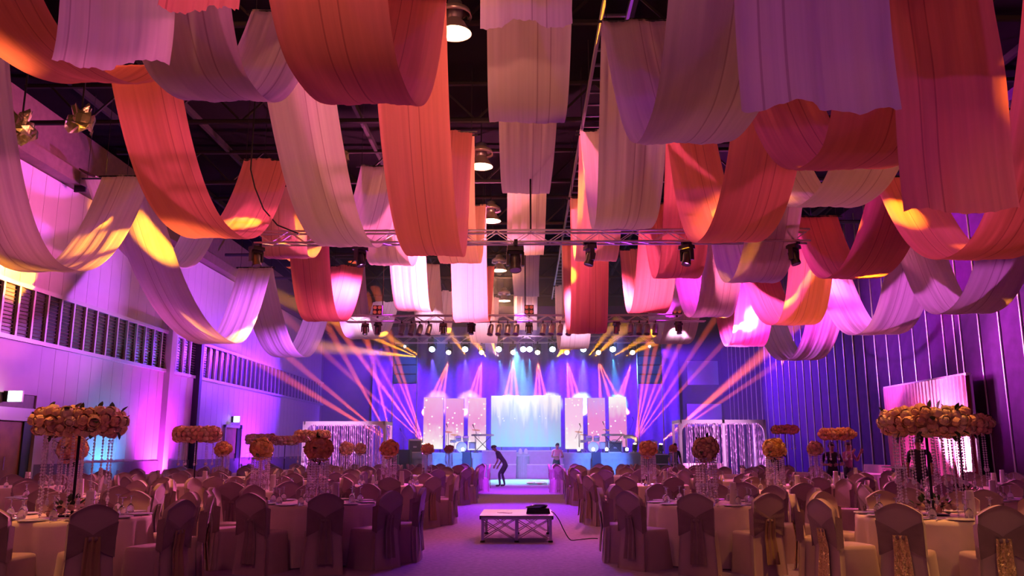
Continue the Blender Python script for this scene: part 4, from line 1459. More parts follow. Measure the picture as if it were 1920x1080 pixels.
# black coil of gear on the deck and its cable
g = at_y(1009, 959, 14.3)
bx = thing('cable_box', 'black stage box with coiled cable lying on the aisle deck', 'stage box', (g.x, 14.25, PZ - 0.008))
MB().box((0, 0, 0.045), (0.40, 0.28, 0.09), taper=0.9).build('housing', m_black, bx)
for k in range(5):
    MB().tube([((0.13 - 0.01 * k) * 1.25 * math.cos(q * PI / 8), (0.13 - 0.01 * k) * math.sin(q * PI / 8), 0.0) for q in range(17)], 0.009, 5).build('cable_loop', m_black, bx, True, (0.02 * (k - 2), 0.0, 0.098 + 0.008 * k), (0.01 * k, 0.02, 0))
MB().box((-0.1, -0.135, 0.05), (0.08, 0.01, 0.04)).build('socket_plate', m_blackmetal, bx)
pts = [(g.x + 0.22, 14.25, PZ + 0.02), (PX1 + 0.02, 14.1, PZ + 0.005), (PX1 + 0.10, 14.05, PZ - 0.10), (PX1 + 0.17, 14.0, 0.18), (PX1 + 0.27, 13.95, 0.03), (PX1 + 0.40, 14.1, 0.012), (PX1 + 0.62, 14.3, 0.012), (PX1 + 0.75, 14.3, 0.012)]
sm = []
for i in range(len(pts) - 1):
    p0_, p1_, p2_, p3_ = (Vector(pts[max(i - 1, 0)]), Vector(pts[i]), Vector(pts[i + 1]), Vector(pts[min(i + 2, len(pts) - 1)]))
    for k in range(6):
        f = k / 6.0
        sm.append(0.5 * ((2 * p1_) + (p2_ - p0_) * f + (2 * p0_ - 5 * p1_ + 4 * p2_ - p3_) * f * f + (3 * p1_ - p0_ - 3 * p2_ + p3_) * f ** 3))
sm.append(Vector(pts[-1]))
tag(MB().tube(sm, 0.008, 6).build('floor_cable', m_black, smooth=True), 'thin black cable running from the deck down to the carpet', 'cable')
for i, (px, py) in enumerate(((941, 957), (952, 959))):
    g = at_y(px, py, 14.4)
    tag(MB().box((0, 0, 0.004), (0.13, 0.09, 0.008)).build('paper_sheet', m_white, loc=(g.x, 14.4 - 0.1 * i, PZ - 0.008), rot=(0, 0, 0.4 - i)), ['white paper scrap on the aisle deck', 'second paper scrap beside it nearer the deck edge'][i], 'paper', 'papers on the deck')

# ------------------------------------------------------------------ chairs, tables and place settings
def make_chair():
    t = thing('banquet_chair', 'x', 'chair', group='covered banquet chairs')
    # seat with its skirt (chair faces +y, back at y = 0)
    s = MB()
    prof = [(0.0, 1.14), (0.15, 1.08), (0.30, 1.03), (0.44, 1.0), (0.475, 0.97), (0.485, 0.86)]
    n = 28
    vs = []
    for z, k in prof:
        for i in range(n):
            a = 2 * PI * i / n
            ca, sa = math.cos(a), math.sin(a)
            e = 0.32
            x = 0.215 * math.copysign(abs(ca) ** e, ca) * k
            y = 0.25 + 0.22 * math.copysign(abs(sa) ** e, sa) * k
            rip = (1 - z / 0.5) * 0.012 * math.sin(i * 2.6)
            vs.append((x * (1 + rip * 2), y + rip, z))
    fs = [(j * n + i, j * n + (i + 1) % n, (j + 1) * n + (i + 1) % n, (j + 1) * n + i) for j in range(len(prof) - 1) for i in range(n)]
    fs.append(tuple((len(prof) - 1) * n + i for i in range(n)))
    s.add(vs, fs)
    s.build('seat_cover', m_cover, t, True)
    # back from the floor to the arched top
    b_ = MB()
    nu, nv = 12, 16

    def top(u):
        x = abs(u - 0.5) * 2
        return 0.955 - 0.10 * x ** 1.7

    def hw_(z):
        return 0.205 + 0.03 * max(0, 0.45 - z) / 0.45 + 0.012 * max(0, z - 0.6) / 0.35

    def yy(z):
        return 0.02 - 0.085 * max(0, z - 0.45) / 0.5 - 0.03 * max(0, 0.45 - z) / 0.45

    def back(u, v):
        z = top(u) * v
        x = (u - 0.5) * 2
        bulge = 0.012 * math.cos(x * PI / 2)
        rip = 0.010 * max(0, 0.5 - z) * math.sin(u * 19)
        return Vector((x * hw_(z), yy(z) - 0.028 - bulge + rip, z))

    def front(u, v):
        z = top(u) * v
        x = (u - 0.5) * 2
        return Vector((-x * hw_(z), yy(z) + 0.032, top(1 - u) * v))
    b_.grid(back, nu, nv)
    b_.grid(front, nu, 6)
    # close the rim between both sheets
    ring_b = [back(i / nu, 1) for i in range(nu + 1)]
    ring_f = [front(1 - i / nu, 1) for i in range(nu + 1)]
    b_.add(ring_b + ring_f, [(i, nu + 1 + i, nu + 2 + i, i + 1) for i in range(nu)])
    for e in (0, 1):
        sb = [back(e, j / nv) for j in range(nv + 1)]
        sf = [Vector((p.x, yy(p.z) + 0.032, p.z)) for p in sb]
        q = [(j, j + 1, nv + 2 + j, nv + 1 + j) for j in range(nv)]
        b_.add(sb + sf, q if e else [tuple(reversed(k)) for k in q])
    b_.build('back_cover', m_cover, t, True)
    # sash: a bow-tie band across the back and around the sides
    sa = MB()

    def sash(u, v):
        x = (u - 0.5) * 2
        pinch = 0.05 + 0.12 * abs(x) ** 0.8
        z = 0.615 + (v - 0.5) * 2 * pinch
        return Vector((x * (hw_(z) + 0.006), yy(z) - 0.047 - 0.004 * math.sin(v * 18 + x * 2) + 0.012 * abs(x), z))
    sa.grid(sash, 14, 8)
    for e in (-1, 1):
        sa.grid(lambda u, v, e=e: Vector((e * (hw_(0.6) + 0.008), yy(0.6) - 0.035 + u * 0.085, 0.615 + (v - 0.5) * (0.34 - 0.05 * u))), 2, 4)
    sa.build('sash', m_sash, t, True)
    # hanging tail
    ta = MB()

    def tail(u, v):
        x = (u - 0.5) * (0.135 + 0.055 * v)
        z = 0.65 - 0.52 * v
        return Vector((x + 0.012 * v, yy(z) - 0.055 - 0.012 * math.sin(u * 15 + v) - 0.02 * math.sin(v * 1.2), z))
    ta.grid(tail, 14, 10)
    tl = ta.build('sash_tail', m_sash, t, True)
    kb = MB().ball((0, yy(0.625) - 0.050, 0.63), (0.062, 0.012, 0.022), 10, 6).build('sash_knot', m_sash, t, True)
    return t


chair0 = make_chair()
tail_plain = [c for c in chair0.children if c.name.startswith('sash_tail')][0].data
tail_gold = tail_plain.copy()
tail_gold.materials.clear()
tail_gold.materials.append(m_sequin)
m_dimgold = M('dull_gold_cloth', (0.40, 0.28, 0.16), 0.5, metal=0.35, bump=0.5, bscale=120)
tail_dim = tail_plain.copy()
tail_dim.materials.clear()
tail_dim.materials.append(m_dimgold)


def make_table_mesh(seed):
    rg = random.Random(seed)
    n = 96
    ph = [rg.uniform(0, 6.28) for _ in range(4)]
    vs, fs = [], []
    prof = [(0.0, 0.752, 0), (0.45, 0.752, 0), (0.785, 0.751, 0), (0.805, 0.742, 0.02), (0.812, 0.70, 0.12), (0.82, 0.5, 0.4), (0.83, 0.25, 0.6), (0.84, 0.012, 0.75)]
    for r, z, k in prof:
        for i in range(n):
            a = 2 * PI * i / n
            w = 0.045 * math.sin(13 * a + ph[0]) + 0.035 * math.sin(21 * a + ph[1]) + 0.02 * math.sin(8 * a + ph[2])
            rr = r + k * w
            vs.append((rr * math.cos(a), rr * math.sin(a), z))
    for j in range(len(prof) - 1):
        for i in range(n):
            fs.append((j * n + i, j * n + (i + 1) % n, (j + 1) * n + (i + 1) % n, (j + 1) * n + i))
    mb = MB()
    mb.add(vs, fs)
    return mb.mesh('round_table', m_table, True)


table_me = [make_table_mesh(k) for k in range(3)]

goblet_me = MB().lathe([(0.036, 0.0), (0.042, 0.03), (0.040, 0.07), (0.022, 0.105), (0.006, 0.12), (0.005, 0.185), (0.012, 0.195), (0.034, 0.20), (0.034, 0.203), (0.001, 0.203)], 14).mesh('goblet', m_glass, True)
plate_me = MB().lathe([(0.001, 0.006), (0.09, 0.006), (0.14, 0.018), (0.142, 0.014), (0.09, 0.0), (0.001, 0.0)], 24).mesh('dinner_plate', m_plate, True)
napkin_me = MB().lathe([(0.055, 0.0), (0.05, 0.12), (0.042, 0.26), (0.044, 0.275), (0.034, 0.28), (0.001, 0.24)], 12).mesh('rolled_napkin', m_satin, True)
fork = MB()
fork.box((0, -0.03, 0.003), (0.012, 0.13, 0.003))
fork.box((0, 0.05, 0.003), (0.024, 0.04, 0.003))
for k in (-1, 0, 1):
    fork.box((k * 0.009, 0.085, 0.003), (0.005, 0.04, 0.003))
fork_me = fork.mesh('fork', m_chrome)


def rose_mesh(mat, seed):
    """a full, rounded bloom: a dome wrapped by two rings of curling petals"""
    rg = random.Random(seed)
    mb = MB()
    mb.lathe([(0.001, 0.80), (0.25, 0.74), (0.48, 0.45), (0.62, 0.0)], 6)
    for cnt, th0, th1, rr, off in ((4, 62, 16, 0.84, 0.3), (5, 105, 44, 1.0, 0.0)):
        for k in range(cnt):
            a = 2 * PI * (k + off) / cnt + rg.uniform(-0.25, 0.25)
            da = PI / cnt * 1.3

            def pet(u, v, a=a, da=da, th0=th0, th1=th1, rr=rr):
                an = a + (u - 0.5) * 2 * da
                th = R(th0 + (th1 - th0) * (v - 0.18 * abs(u - 0.5) * v))
                r = rr * (1.0 + 0.10 * v * v) - 0.10 * abs(u - 0.5)
                return Vector((r * math.sin(th) * math.cos(an), r * math.sin(th) * math.sin(an), r * math.cos(th) - 0.05))
            mb.grid(pet, 2, 2)
    return mb.mesh('rose', mat, True)


ROSES = {}
for key, ms in (('cream', m_rose), ('rust', m_rose_red), ('dusk', m_rose_dusk), ('honey', m_rose_yellow)):
    ROSES[key] = [rose_mesh(m_, k) for k, m_ in enumerate(ms)]
leaf_me = MB().grid(lambda u, v: Vector(((u - 0.5) * math.sin(v * PI) * 0.9, 0.15 * math.sin(v * 3), v * 1.6)), 2, 4).mesh('leaf', m_leaf, True)
strand_me = {}


def strand(L):
    k = round(L, 2)
    if k not in strand_me:
        mb = MB()
        z = -0.02
        while z > -L:
            mb.ball((0, 0, z), (0.014, 0.014, 0.017), 4, 2)
            z -= 0.034
        mb.ball((0, 0, -L - 0.02), (0.024, 0.024, 0.034), 6, 3)
        strand_me[k] = mb.mesh('crystal_strand', m_crystal)
    return strand_me[k]


def quat_to(n):
    return Vector(n).to_track_quat('Z', 'Y').to_euler()


def flowers(parent, spots, r, pal, seed, apart, leaves=6):
    rg = random.Random(seed)
    if apart:
        for p, nrm in spots:
            jit = Vector((rg.uniform(-1, 1), rg.uniform(-1, 1), rg.uniform(-1, 1)))
            e = quat_to(Vector(nrm) + jit * 0.45)
            s = r * rg.choice((0.78, 0.9, 1.0, 1.1, 1.22))
            link('rose', rg.choice(ROSES[pal]), parent, Vector(p) + jit * r * 0.24 + Vector(nrm) * r * rg.uniform(-0.25, 0.2), e, s)
        for k in range(leaves):
            p, nrm = rg.choice(spots)
            q = quat_to(Vector(nrm) + Vector((rg.uniform(-.6, .6), rg.uniform(-.6, .6), rg.uniform(-.6, .6))))
            link('leaf', leaf_me, parent, Vector(p) + Vector(nrm) * r * 0.35, q, r * 1.15)
    else:
        for col in range(3):
            bm = bmesh.new()
            for i, (p, nrm) in enumerate(spots):
                if i % 3 != col:
                    continue
                tmp = ROSES[pal][col]
                jit = Vector((rg.uniform(-1, 1), rg.uniform(-1, 1), rg.uniform(-1, 1)))
                mw = Matrix.LocRotScale(Vector(p) + jit * r * 0.3, Euler(quat_to(Vector(nrm) + jit * 0.4)), Vector((r, r, r)) * rg.uniform(0.75, 1.3))
                n0 = len(bm.verts)
                vv = [bm.verts.new(mw @ v.co) for v in tmp.vertices]
                for f in tmp.polygons:
                    try:
                        bm.faces.new([vv[j] for j in f.vertices])
                    except ValueError:
                        pass
            me = bpy.data.meshes.new('roses')
            bm.to_mesh(me)
            bm.free()
            me.materials.append(ROSES[pal][col].materials[0])
            o = link('roses', me, parent)
            o['kind'] = 'stuff'


def fib(n):
    out = []
    for i in range(n):
        z = 1 - 2 * (i + 0.5) / n
        r = math.sqrt(1 - z * z)
        a = i * 2.399963
        out.append(Vector((r * math.cos(a), r * math.sin(a), z)))
    return out


def flower_ball(x, y, dia, pal, label, apart, zc=1.47):
    t = thing('flower_ball_vase', label, 'centrepiece', (x, y, 0.752), group='rose ball centrepieces on crystal vases')
    Rr = dia / 2
    zc = zc - 0.752
    MB().lathe([(0.001, 0.012), (0.13, 0.012), (0.13, 0.0)], 16).build('base', m_chrome, t, True)
    MB().tube([(0, 0, 0.01), (0, 0, zc)], 0.018, 8).build('pole', m_chrome, t)
    MB().lathe([(Rr * 0.72, 0.0), (Rr * 0.75, 0.02), (Rr * 0.72, 0.02)], 18, (0, 0, zc - Rr * 0.72)).build('crystal_ring', m_chrome, t, True)
    MB().ball((0, 0, zc), (Rr * 0.66, Rr * 0.66, Rr * 0.60), 14, 9).build('foam_core', ROSES[pal][1].materials[0], t, True)
    sp_ = [(Vector((d.x * Rr * 0.74, d.y * Rr * 0.74, zc + d.z * Rr * 0.68)), d) for d in fib(70 if apart else 34)]
    flowers(t, sp_, Rr * 0.27, pal, int(x * 100), apart, 12)
    n = 18 if apart else 12
    for k in range(n):
        a = 2 * PI * k / n
        L = zc - Rr * 0.72 - 0.05 - 0.10 * ((k * 7) % 3)
        link('crystal_strand', strand(max(L, 0.2)), t, (Rr * 0.72 * math.cos(a), Rr * 0.72 * math.sin(a), zc - Rr * 0.70))
    return t


def flower_ring(x, y, w, pal, label, apart, z=1.77):
    t = thing('flower_ring_stand', label, 'centrepiece', (x, y, 0.752), group='tall rose ring centrepieces')
    Rr = w / 2
    zt = z - 0.752
    MB().lathe([(0.001, 0.012), (0.16, 0.012), (0.16, 0.0)], 16).build('base', m_blackmetal, t, True)
    MB().tube([(0, 0, 0.01), (0, 0, zt - 0.05)], 0.016, 8).build('pole', m_blackmetal, t)
    for k in range(4):
        a = k * PI / 2 + 0.4
        MB().tube([(0, 0, zt - 0.06), (Rr * 0.75 * math.cos(a), Rr * 0.75 * math.sin(a), zt - 0.03)], 0.010, 5).build('spoke', m_blackmetal, t)
    r_t = w * 0.145
    core = MB()
    core.grid(lambda u, v: Vector(((Rr - r_t + r_t * 0.55 * math.cos(v * 2 * PI)) * math.cos(u * 2 * PI), (Rr - r_t + r_t * 0.55 * math.cos(v * 2 * PI)) * math.sin(u * 2 * PI), zt + r_t * 0.55 * math.sin(v * 2 * PI))), 28, 8)
    core.build('foam_ring', ROSES[pal][1].materials[0], t, True)
    sp_ = []
    nu = 24
    for i in range(nu):
        for j in range(7):
            a = 2 * PI * (i + 0.5 * (j % 2)) / nu
            q = 2 * PI * j / 7
            d = Vector((math.cos(q) * math.cos(a), math.cos(q) * math.sin(a), math.sin(q)))
            c = Vector(((Rr - r_t) * math.cos(a), (Rr - r_t) * math.sin(a), zt))
            sp_.append((c + Vector((d.x, d.y, d.z * 1.05)) * r_t * 0.72, d))
    flowers(t, sp_, r_t * 0.43, pal, int(x * 100), apart, 34)
    n = 20 if apart else 10
    for k in range(n):
        a = 2 * PI * k / n
        L = [0.55, 0.75, 0.95][(k * 5) % 3] if apart else 0.5
        link('crystal_strand', strand(L), t, ((Rr - r_t) * math.cos(a), (Rr - r_t) * math.sin(a), zt - r_t * 0.6))
    # low posy round the foot of the pole
    if apart:
        po = []
        for i, d in enumerate(fib(44)):
            if d.z > -0.25:
                po.append((Vector((d.x * 0.22, d.y * 0.22, 0.05 + d.z * 0.11)), d))
        rg = random.Random(3)
        for p, nrm in po:
            if rg.random() < 0.45:
                link('posy_rose', rg.choice(ROSES['dusk']), t, p, quat_to(nrm), 0.042)
            link('posy_leaf', leaf_me, t, p, quat_to(Vector(nrm) + Vector((rg.uniform(-.5, .5), rg.uniform(-.5, .5), 0))), 0.06)
    return t


# x, depth, turn of the chairs, column and row words, centrepiece
# side, column, (x, y, phase, piece)
TABLES = [
    ('left', 1, -2.85, 11.6, 18, ('ball', 0.385, 'rust')),
    ('left', 1, -2.80, 17.3, 10, ('ball', 0.42, 'rust')),
    ('left', 1, -2.75, 23.6, 18, ('ball', 0.37, 'rust')),
    ('left', 1, -2.70, 29.8, 18, ('ball', 0.35, 'rust')),
    ('left', 2, -4.95, 9.25, 0, ('ring', 0.96, 'cream')),
    ('left', 2, -4.72, 15.0, 0, ('ball', 0.43, 'honey')),
    ('left', 2, -5.15, 20.2, 0, ('ring', 0.90, 'cream')),
    ('left', 2, -5.10, 23.9, 18, ('ball', 0.46, 'cream')),
    ('left', 2, -5.55, 28.2, 18, ('ball', 0.44, 'cream')),
    ('left', 3, -7.00, 12.9, 18, ('ball', 0.47, 'cream')),
    ('left', 3, -6.80, 17.3, 0, ('ring', 0.97, 'cream')),
    ('left', 3, -7.90, 21.9, 18, ('ball', 0.46, 'rust')),
    ('left', 3, -8.20, 26.0, 0, ('ring', 0.98, 'cream')),
    ('left', 3, -8.60, 30.0, 0, ('ring', 1.0, 'cream')),
    ('left', 4, -9.95, 16.5, 0, None),
    ('left', 4, -10.3, 20.0, 18, None),
    ('left', 4, -10.5, 24.2, 0, None),
    ('right', 1, 2.47, 11.6, 18, ('ball', 0.375, 'dusk')),
    ('right', 1, 2.54, 17.5, 10, ('ball', 0.41, 'rust')),
    ('right', 1, 2.50, 23.3, 18, None),
    ('right', 1, 2.25, 29.4, 18, None),
    ('right', 2, 4.50, 9.5, -2, ('ring', 0.97, 'cream')),
    ('right', 2, 4.35, 14.8, 0, ('ball', 0.42, 'honey')),
    ('right', 2, 4.75, 20.0, 0, None),
    ('right', 2, 5.60, 24.4, 18, None),
    ('right', 2, 5.10, 29.2, 18, ('ball', 0.34, 'rust')),
    ('right', 3, 6.45, 12.6, 18, ('ring', 0.95, 'cream', 1.83)),
    ('right', 3, 5.95, 17.4, 18, ('ball', 0.34, 'dusk')),
    ('right', 3, 7.60, 20.6, 0, ('ring', 0.86, 'rust', 1.83)),
    ('right', 3, 8.25, 26.8, 18, ('ring', 0.86, 'rust', 2.08)),
    ('right', 4, 8.45, 16.2, 0, None),
    ('right', 4, 9.95, 18.6, 18, None),
    ('right', 4, 10.3, 13.8, 0, None),
]
row_no = {}
chair_n = 0
plan = []
for side, cidx, x, y, ph, piece in TABLES:
    row_no[(side, cidx)] = row_no.get((side, cidx), 0) + 1
    row = row_no[(side, cidx)]
    tname = '%s table, %s column %s of aisle' % (ORD[row - 1], ORD[cidx - 1], side)
    plan.append((y, x, ph, piece, tname, side, cidx, row))
plan.sort()
HOURS = ['six', 'five', 'four', 'two', 'one', 'twelve', 'eleven', 'ten', 'eight', 'seven']
spots = []
rg = random.Random(8)
for ti, (y, x, ph, piece, tname, side, cidx, row) in enumerate(plan):
    o = link('round_table', table_me[ti % 3], None, (x, y, 0), (0, 0, rg.uniform(0, 6)))
    tag(o, 'round table under a floor-length ivory cloth, ' + tname, 'table', 'round banquet tables')
    near = y < 19
    for k in range(10):
        phi = R(ph + 36 * k)
        rad = 1.37 + rg.uniform(-0.02, 0.04)
        cx, cy_ = x + rad * math.sin(phi), y - rad * math.cos(phi)
        if abs(cx) > 11.2:
            continue
        if any(tj != ti and math.hypot(cx - q[1], cy_ - q[0]) < 1.05 for tj, q in enumerate(plan)):
            continue
        if any(math.hypot(cx - q[1], cy_ - q[0]) < 0.40 for q in spots if q[5] != ti):
            continue
        spots.append((cy_, cx, math.atan2(-(x - cx), (y - cy_)), HOURS[k], tname, ti, piece))
    # place settings
    if y < 21.5:
        for k in range(10):
            phi = R(ph + 36 * k)
            if not (y < 16 or k in (0, 1, 2, 3, 7, 8, 9)):
                continue
            gx, gy = x + 0.58 * math.sin(phi + 0.20), y - 0.58 * math.cos(phi + 0.20)
            q = link('goblet', goblet_me, None, (gx, gy, 0.7525))
            tag(q, "upturned goblet at %s o'clock on %s" % (HOURS[k], tname), 'goblet', 'upturned wine goblets')
            if y < 13.2:
                px_, py_ = x + 0.68 * math.sin(phi - 0.04), y - 0.68 * math.cos(phi - 0.04)
                q = link('dinner_plate', plate_me, None, (px_, py_, 0.7525))
                tag(q, "white plate at %s o'clock on %s" % (HOURS[k], tname), 'plate', 'dinner plates')
                px_, py_ = x + 0.70 * math.sin(phi + 0.28), y - 0.70 * math.cos(phi + 0.28)
                q = link('fork', fork_me, None, (px_, py_, 0.7525), (0, 0, phi))
                tag(q, "fork at %s o'clock on %s" % (HOURS[k], tname), 'fork', 'table forks')
        q = link('rolled_napkin', napkin_me, None, (x + 0.30, y - 0.22, 0.7525))
        tag(q, 'tall rolled white napkin on ' + tname, 'napkin', 'rolled napkins')
    if piece:
        apart = y < 16.5
        if piece[0] == 'ball':
            flower_ball(x, y, piece[1], piece[2], 'rose ball over crystal strands on ' + tname, apart)
        else:
            dx = 0.0
            flower_ring(x + dx, y, piece[1], piece[2], 'rose ring on a tall pole, on ' + tname, apart, piece[3] if len(piece) > 3 else 1.77)
# chairs: the nearest 300 as objects, the rest joined
spots.sort()
indiv = spots[:290]
gold_near = {}
for i, (cy_, cx, rz, hour, tname, ti, piece) in enumerate(indiv):
    lab = "covered chair at %s o'clock of %s" % (hour, tname)
    tilt = rg.uniform(-0.06, 0.06)
    if i == 0:
        chair0.location = (cx, cy_, 0)
        chair0.rotation_euler = (0, 0, rz + tilt)
        chair0['label'] = lab
        o = chair0
    else:
        o = dup(chair0, (cx, cy_, 0), rz + tilt, lab)
    for c in o.children:
        if c.name.startswith('sash_tail'):
            if ti == 1 or (cy_ < 11 and cx > 3):
                c.data = tail_gold
            elif (cy_ < 11 and cx < -3.5) or (i % 7 == 3):
                c.data = tail_dim
            else:
                c.data = tail_plain
rest = spots[290:]
if rest:
    for nm, lb, m_ in (('distant_chairs', 'rows of small covered chairs at the farthest tables before the stage', m_cover),):
        bm = bmesh.new()
        for cy_, cx, rz, hour, tname, ti, piece in rest:
            mw = Matrix.Translation((cx, cy_, 0)) @ Matrix.Rotation(rz, 4, 'Z')
            for c in chair0.children:
                if not (c.name.startswith('seat') or c.name.startswith('back')):
                    continue
                vv = [bm.verts.new(mw @ v.co) for v in c.data.vertices]
                for f in c.data.polygons:
                    bm.faces.new([vv[j] for j in f.vertices]).smooth = True
        me = bpy.data.meshes.new(nm)
        bm.to_mesh(me)
        bm.free()
        me.materials.append(m_)
        o = link(nm, me)
        tag(o, lb, 'chairs')
        o['kind'] = 'stuff'

# ------------------------------------------------------------------ people
m_skin = M('warm_skin', (0.42, 0.22, 0.15), 0.55, vary=0.05)
m_hair = M('black_hair', (0.012, 0.009, 0.010), 0.45, bump=0.4, bscale=180)
m_shirt_b = M('black_shirt', (0.018, 0.016, 0.025), 0.8, vary=0.15)
m_trouser = M('dark_trousers', (0.014, 0.014, 0.028), 0.8, vary=0.15)
m_shoe = M('dark_shoe', (0.02, 0.015, 0.015), 0.4)
m_pinkshirt = M('pink_blouse', (0.72, 0.30, 0.38), 0.75, vary=0.1)
m_eye = M('eye_white', (0.7, 0.68, 0.66), 0.2)
m_lip = M('lip', (0.30, 0.10, 0.09), 0.5)


def person(label, loc, rz, J, shirt, trousers, head_dir=(0, 1, 0), sleeve='short', s=1.0):
    """J: joints in metres, figure facing +y. One skinned body; hair and features are children."""
    t = thing('person', label, 'person', loc, rz)
    t.scale = (s, s, s)
    V, E, Rd, reg = [], [], [], []

    def add(p, r, region, par=None):
        V.append(Vector(p)); Rd.append(r); reg.append(region)
        if par is not None:
            E.append((par, len(V) - 1))
        return len(V) - 1

    def mix(a, b_, f):
        return Vector(a).lerp(Vector(b_), f)
    pel = add(J['pelvis'], (0.135, 0.105), 'trousers')
    wa = add(mix(J['pelvis'], J['chest'], 0.42), (0.125, 0.095), 'shirt', pel)
    ch = add(J['chest'], (0.155, 0.105), 'shirt', wa)
    nb = add(mix(J['chest'], J['neck'], 0.72), (0.095, 0.075), 'shirt', ch)
    nk = add(J['neck'], (0.05, 0.052), 'skin', nb)
    hd = Vector(J['head'])
    h1 = add(mix(J['neck'], hd, 0.55), (0.062, 0.07), 'skin', nk)
    h2 = add(hd, (0.078, 0.096), 'skin', h1)
    up = (hd - Vector(J['neck'])).normalized()
    h3 = add(hd + up * 0.085, (0.062, 0.075), 'skin', h2)
    for sd in ('l', 'r'):
        sh = add(J['shoulder_' + sd], (0.062, 0.062), 'shirt', nb)
        um = add(mix(J['shoulder_' + sd], J['elbow_' + sd], 0.5), (0.050, 0.050), 'shirt', sh)
        el = add(J['elbow_' + sd], (0.040, 0.040), 'skin' if sleeve == 'short' else 'shirt', um)
        fm = add(mix(J['elbow_' + sd], J['wrist_' + sd], 0.4), (0.038, 0.036), 'skin' if sleeve == 'short' else 'shirt', el)
        wr = add(J['wrist_' + sd], (0.026, 0.022), 'skin', fm)
        d = (Vector(J['wrist_' + sd]) - Vector(J['elbow_' + sd])).normalized()
        side = Vector((0, 1, 0)) if abs(d.y) < 0.8 else Vector((0, 0, 1))
        side = (side - d * side.dot(d)).normalized()
        inw = d.cross(side) * (1 if sd == 'l' else -1)
        pm = add(Vector(J['wrist_' + sd]) + d * 0.055, (0.034, 0.020), 'skin', wr)
        for k, (off, ln) in enumerate(((-0.030, 0.060), (-0.010, 0.076), (0.011, 0.082), (0.031, 0.074))):
            b0_ = Vector(J['wrist_' + sd]) + d * 0.085 + side * off
            f0 = add(b0_, (0.010, 0.010), 'skin', pm)
            f1 = add(b0_ + d * ln * 0.5 + inw * 0.006, (0.0085, 0.0085), 'skin', f0)
            add(b0_ + d * ln * 0.9 + inw * 0.028, (0.007, 0.007), 'skin', f1)
        th0 = add(Vector(J['wrist_' + sd]) + d * 0.035 + side * 0.038, (0.011, 0.011), 'skin', wr)
        add(Vector(J['wrist_' + sd]) + d * 0.075 + side * 0.062 + inw * 0.02, (0.009, 0.009), 'skin', th0)
        hp = add(J['hip_' + sd], (0.092, 0.092), 'trousers', pel)
        tm = add(mix(J['hip_' + sd], J['knee_' + sd], 0.45), (0.082, 0.080), 'trousers', hp)
        kn = add(J['knee_' + sd], (0.056, 0.058), 'trousers', tm)
        cf = add(mix(J['knee_' + sd], J['ankle_' + sd], 0.35), (0.055, 0.055), 'trousers', kn)
        an = add(J['ankle_' + sd], (0.042, 0.042), 'trousers', cf)
        he = add(Vector(J['ankle_' + sd]) + Vector((0, 0.02, -0.045)), (0.040, 0.034), 'shoe', an)
        ft = Vector(J.get('toe_' + sd, Vector(J['ankle_' + sd]) + Vector((0, 0.17, -0.055))))
        add(ft, (0.040, 0.024), 'shoe', he)
    me = bpy.data.meshes.new('body')
    me.from_pydata([tuple(v) for v in V], E, [])
    o = bpy.data.objects.new('body', me)
    COL.objects.link(o)
    sk_ = o.modifiers.new('skin', 'SKIN')
    for i, sv in enumerate(me.skin_vertices[0].data):
        sv.radius = Rd[i]
        sv.use_root = (i == 0)
    sk_.use_smooth_shade = True
    ss = o.modifiers.new('sub', 'SUBSURF')
    ss.levels = ss.render_levels = 2
    dg = bpy.context.evaluated_depsgraph_get()
    ev = o.evaluated_get(dg)
    nm = bpy.data.meshes.new_from_object(ev)
    nm.name = 'body'
    mats = {'shirt': shirt, 'trousers': trousers, 'skin': m_skin, 'shoe': m_shoe}
    keys = list(mats)
    nm.materials.clear()
    for k in keys:
        nm.materials.append(mats[k])
    segs = [(V[a], V[b_], reg[a], reg[b_]) for a, b_ in E]
    for f in nm.polygons:
        c = f.center
        best, br = 9, 'shirt'
        for a, b_, ra, rb in segs:
            ab = b_ - a
            tt = max(0, min(1, (c - a).dot(ab) / max(ab.length_squared, 1e-9)))
            dd = (a + ab * tt - c).length
            if dd < best:
                best, br = dd, (ra if tt < 0.5 else rb)
        f.material_index = keys.index(br)
        f.use_smooth = True
    o.modifiers.clear()
    o.data = nm
    o.parent = t
    # head details
    fwd = Vector(head_dir).normalized()
    fwd = (fwd - up * fwd.dot(up)).normalized()
    rt = fwd.cross(up)
    Mx = Matrix((rt, fwd, up)).transposed()

    def hp_(x, y, z):
        return hd + Mx @ Vector((x, y, z))
    hr = MB()
    hr.grid(lambda u, v: hp_(0.090 * math.sin(v * 1.75) * math.cos(u * 2 * PI), 0.108 * math.sin(v * 1.75) * math.sin(u * 2 * PI) - 0.012 - 0.02 * v, 0.045 + 0.085 * math.cos(v * 1.75) - (0.05 * v if math.sin(u * 2 * PI) < 0.3 else -0.01)), 20, 8)
    hr.build('hair', m_hair, o, True)
    for sx in (-1, 1):
        MB().ball(hp_(sx * 0.030, 0.088, 0.012), (0.012, 0.008, 0.008), 8, 5).build('eye', m_eye, o, True)
        MB().ball(hp_(sx * 0.030, 0.096, 0.012), 0.005, 6, 4).build('pupil', m_hair, o, True)
        MB().ball(hp_(sx * 0.085, -0.005, 0.0), (0.012, 0.022, 0.032), 8, 6).build('ear', m_skin, o, True)
    MB().tube([hp_(0, 0.090, 0.012), hp_(0, 0.112, -0.022), hp_(0, 0.094, -0.030)], [0.009, 0.014, 0.010], 6).build('nose', m_skin, o, True)
    MB().tube([hp_(-0.024, 0.084, -0.052), hp_(0, 0.094, -0.053), hp_(0.024, 0.084, -0.052)], [0.004, 0.007, 0.004], 6).build('mouth', m_lip, o, True)
    return t


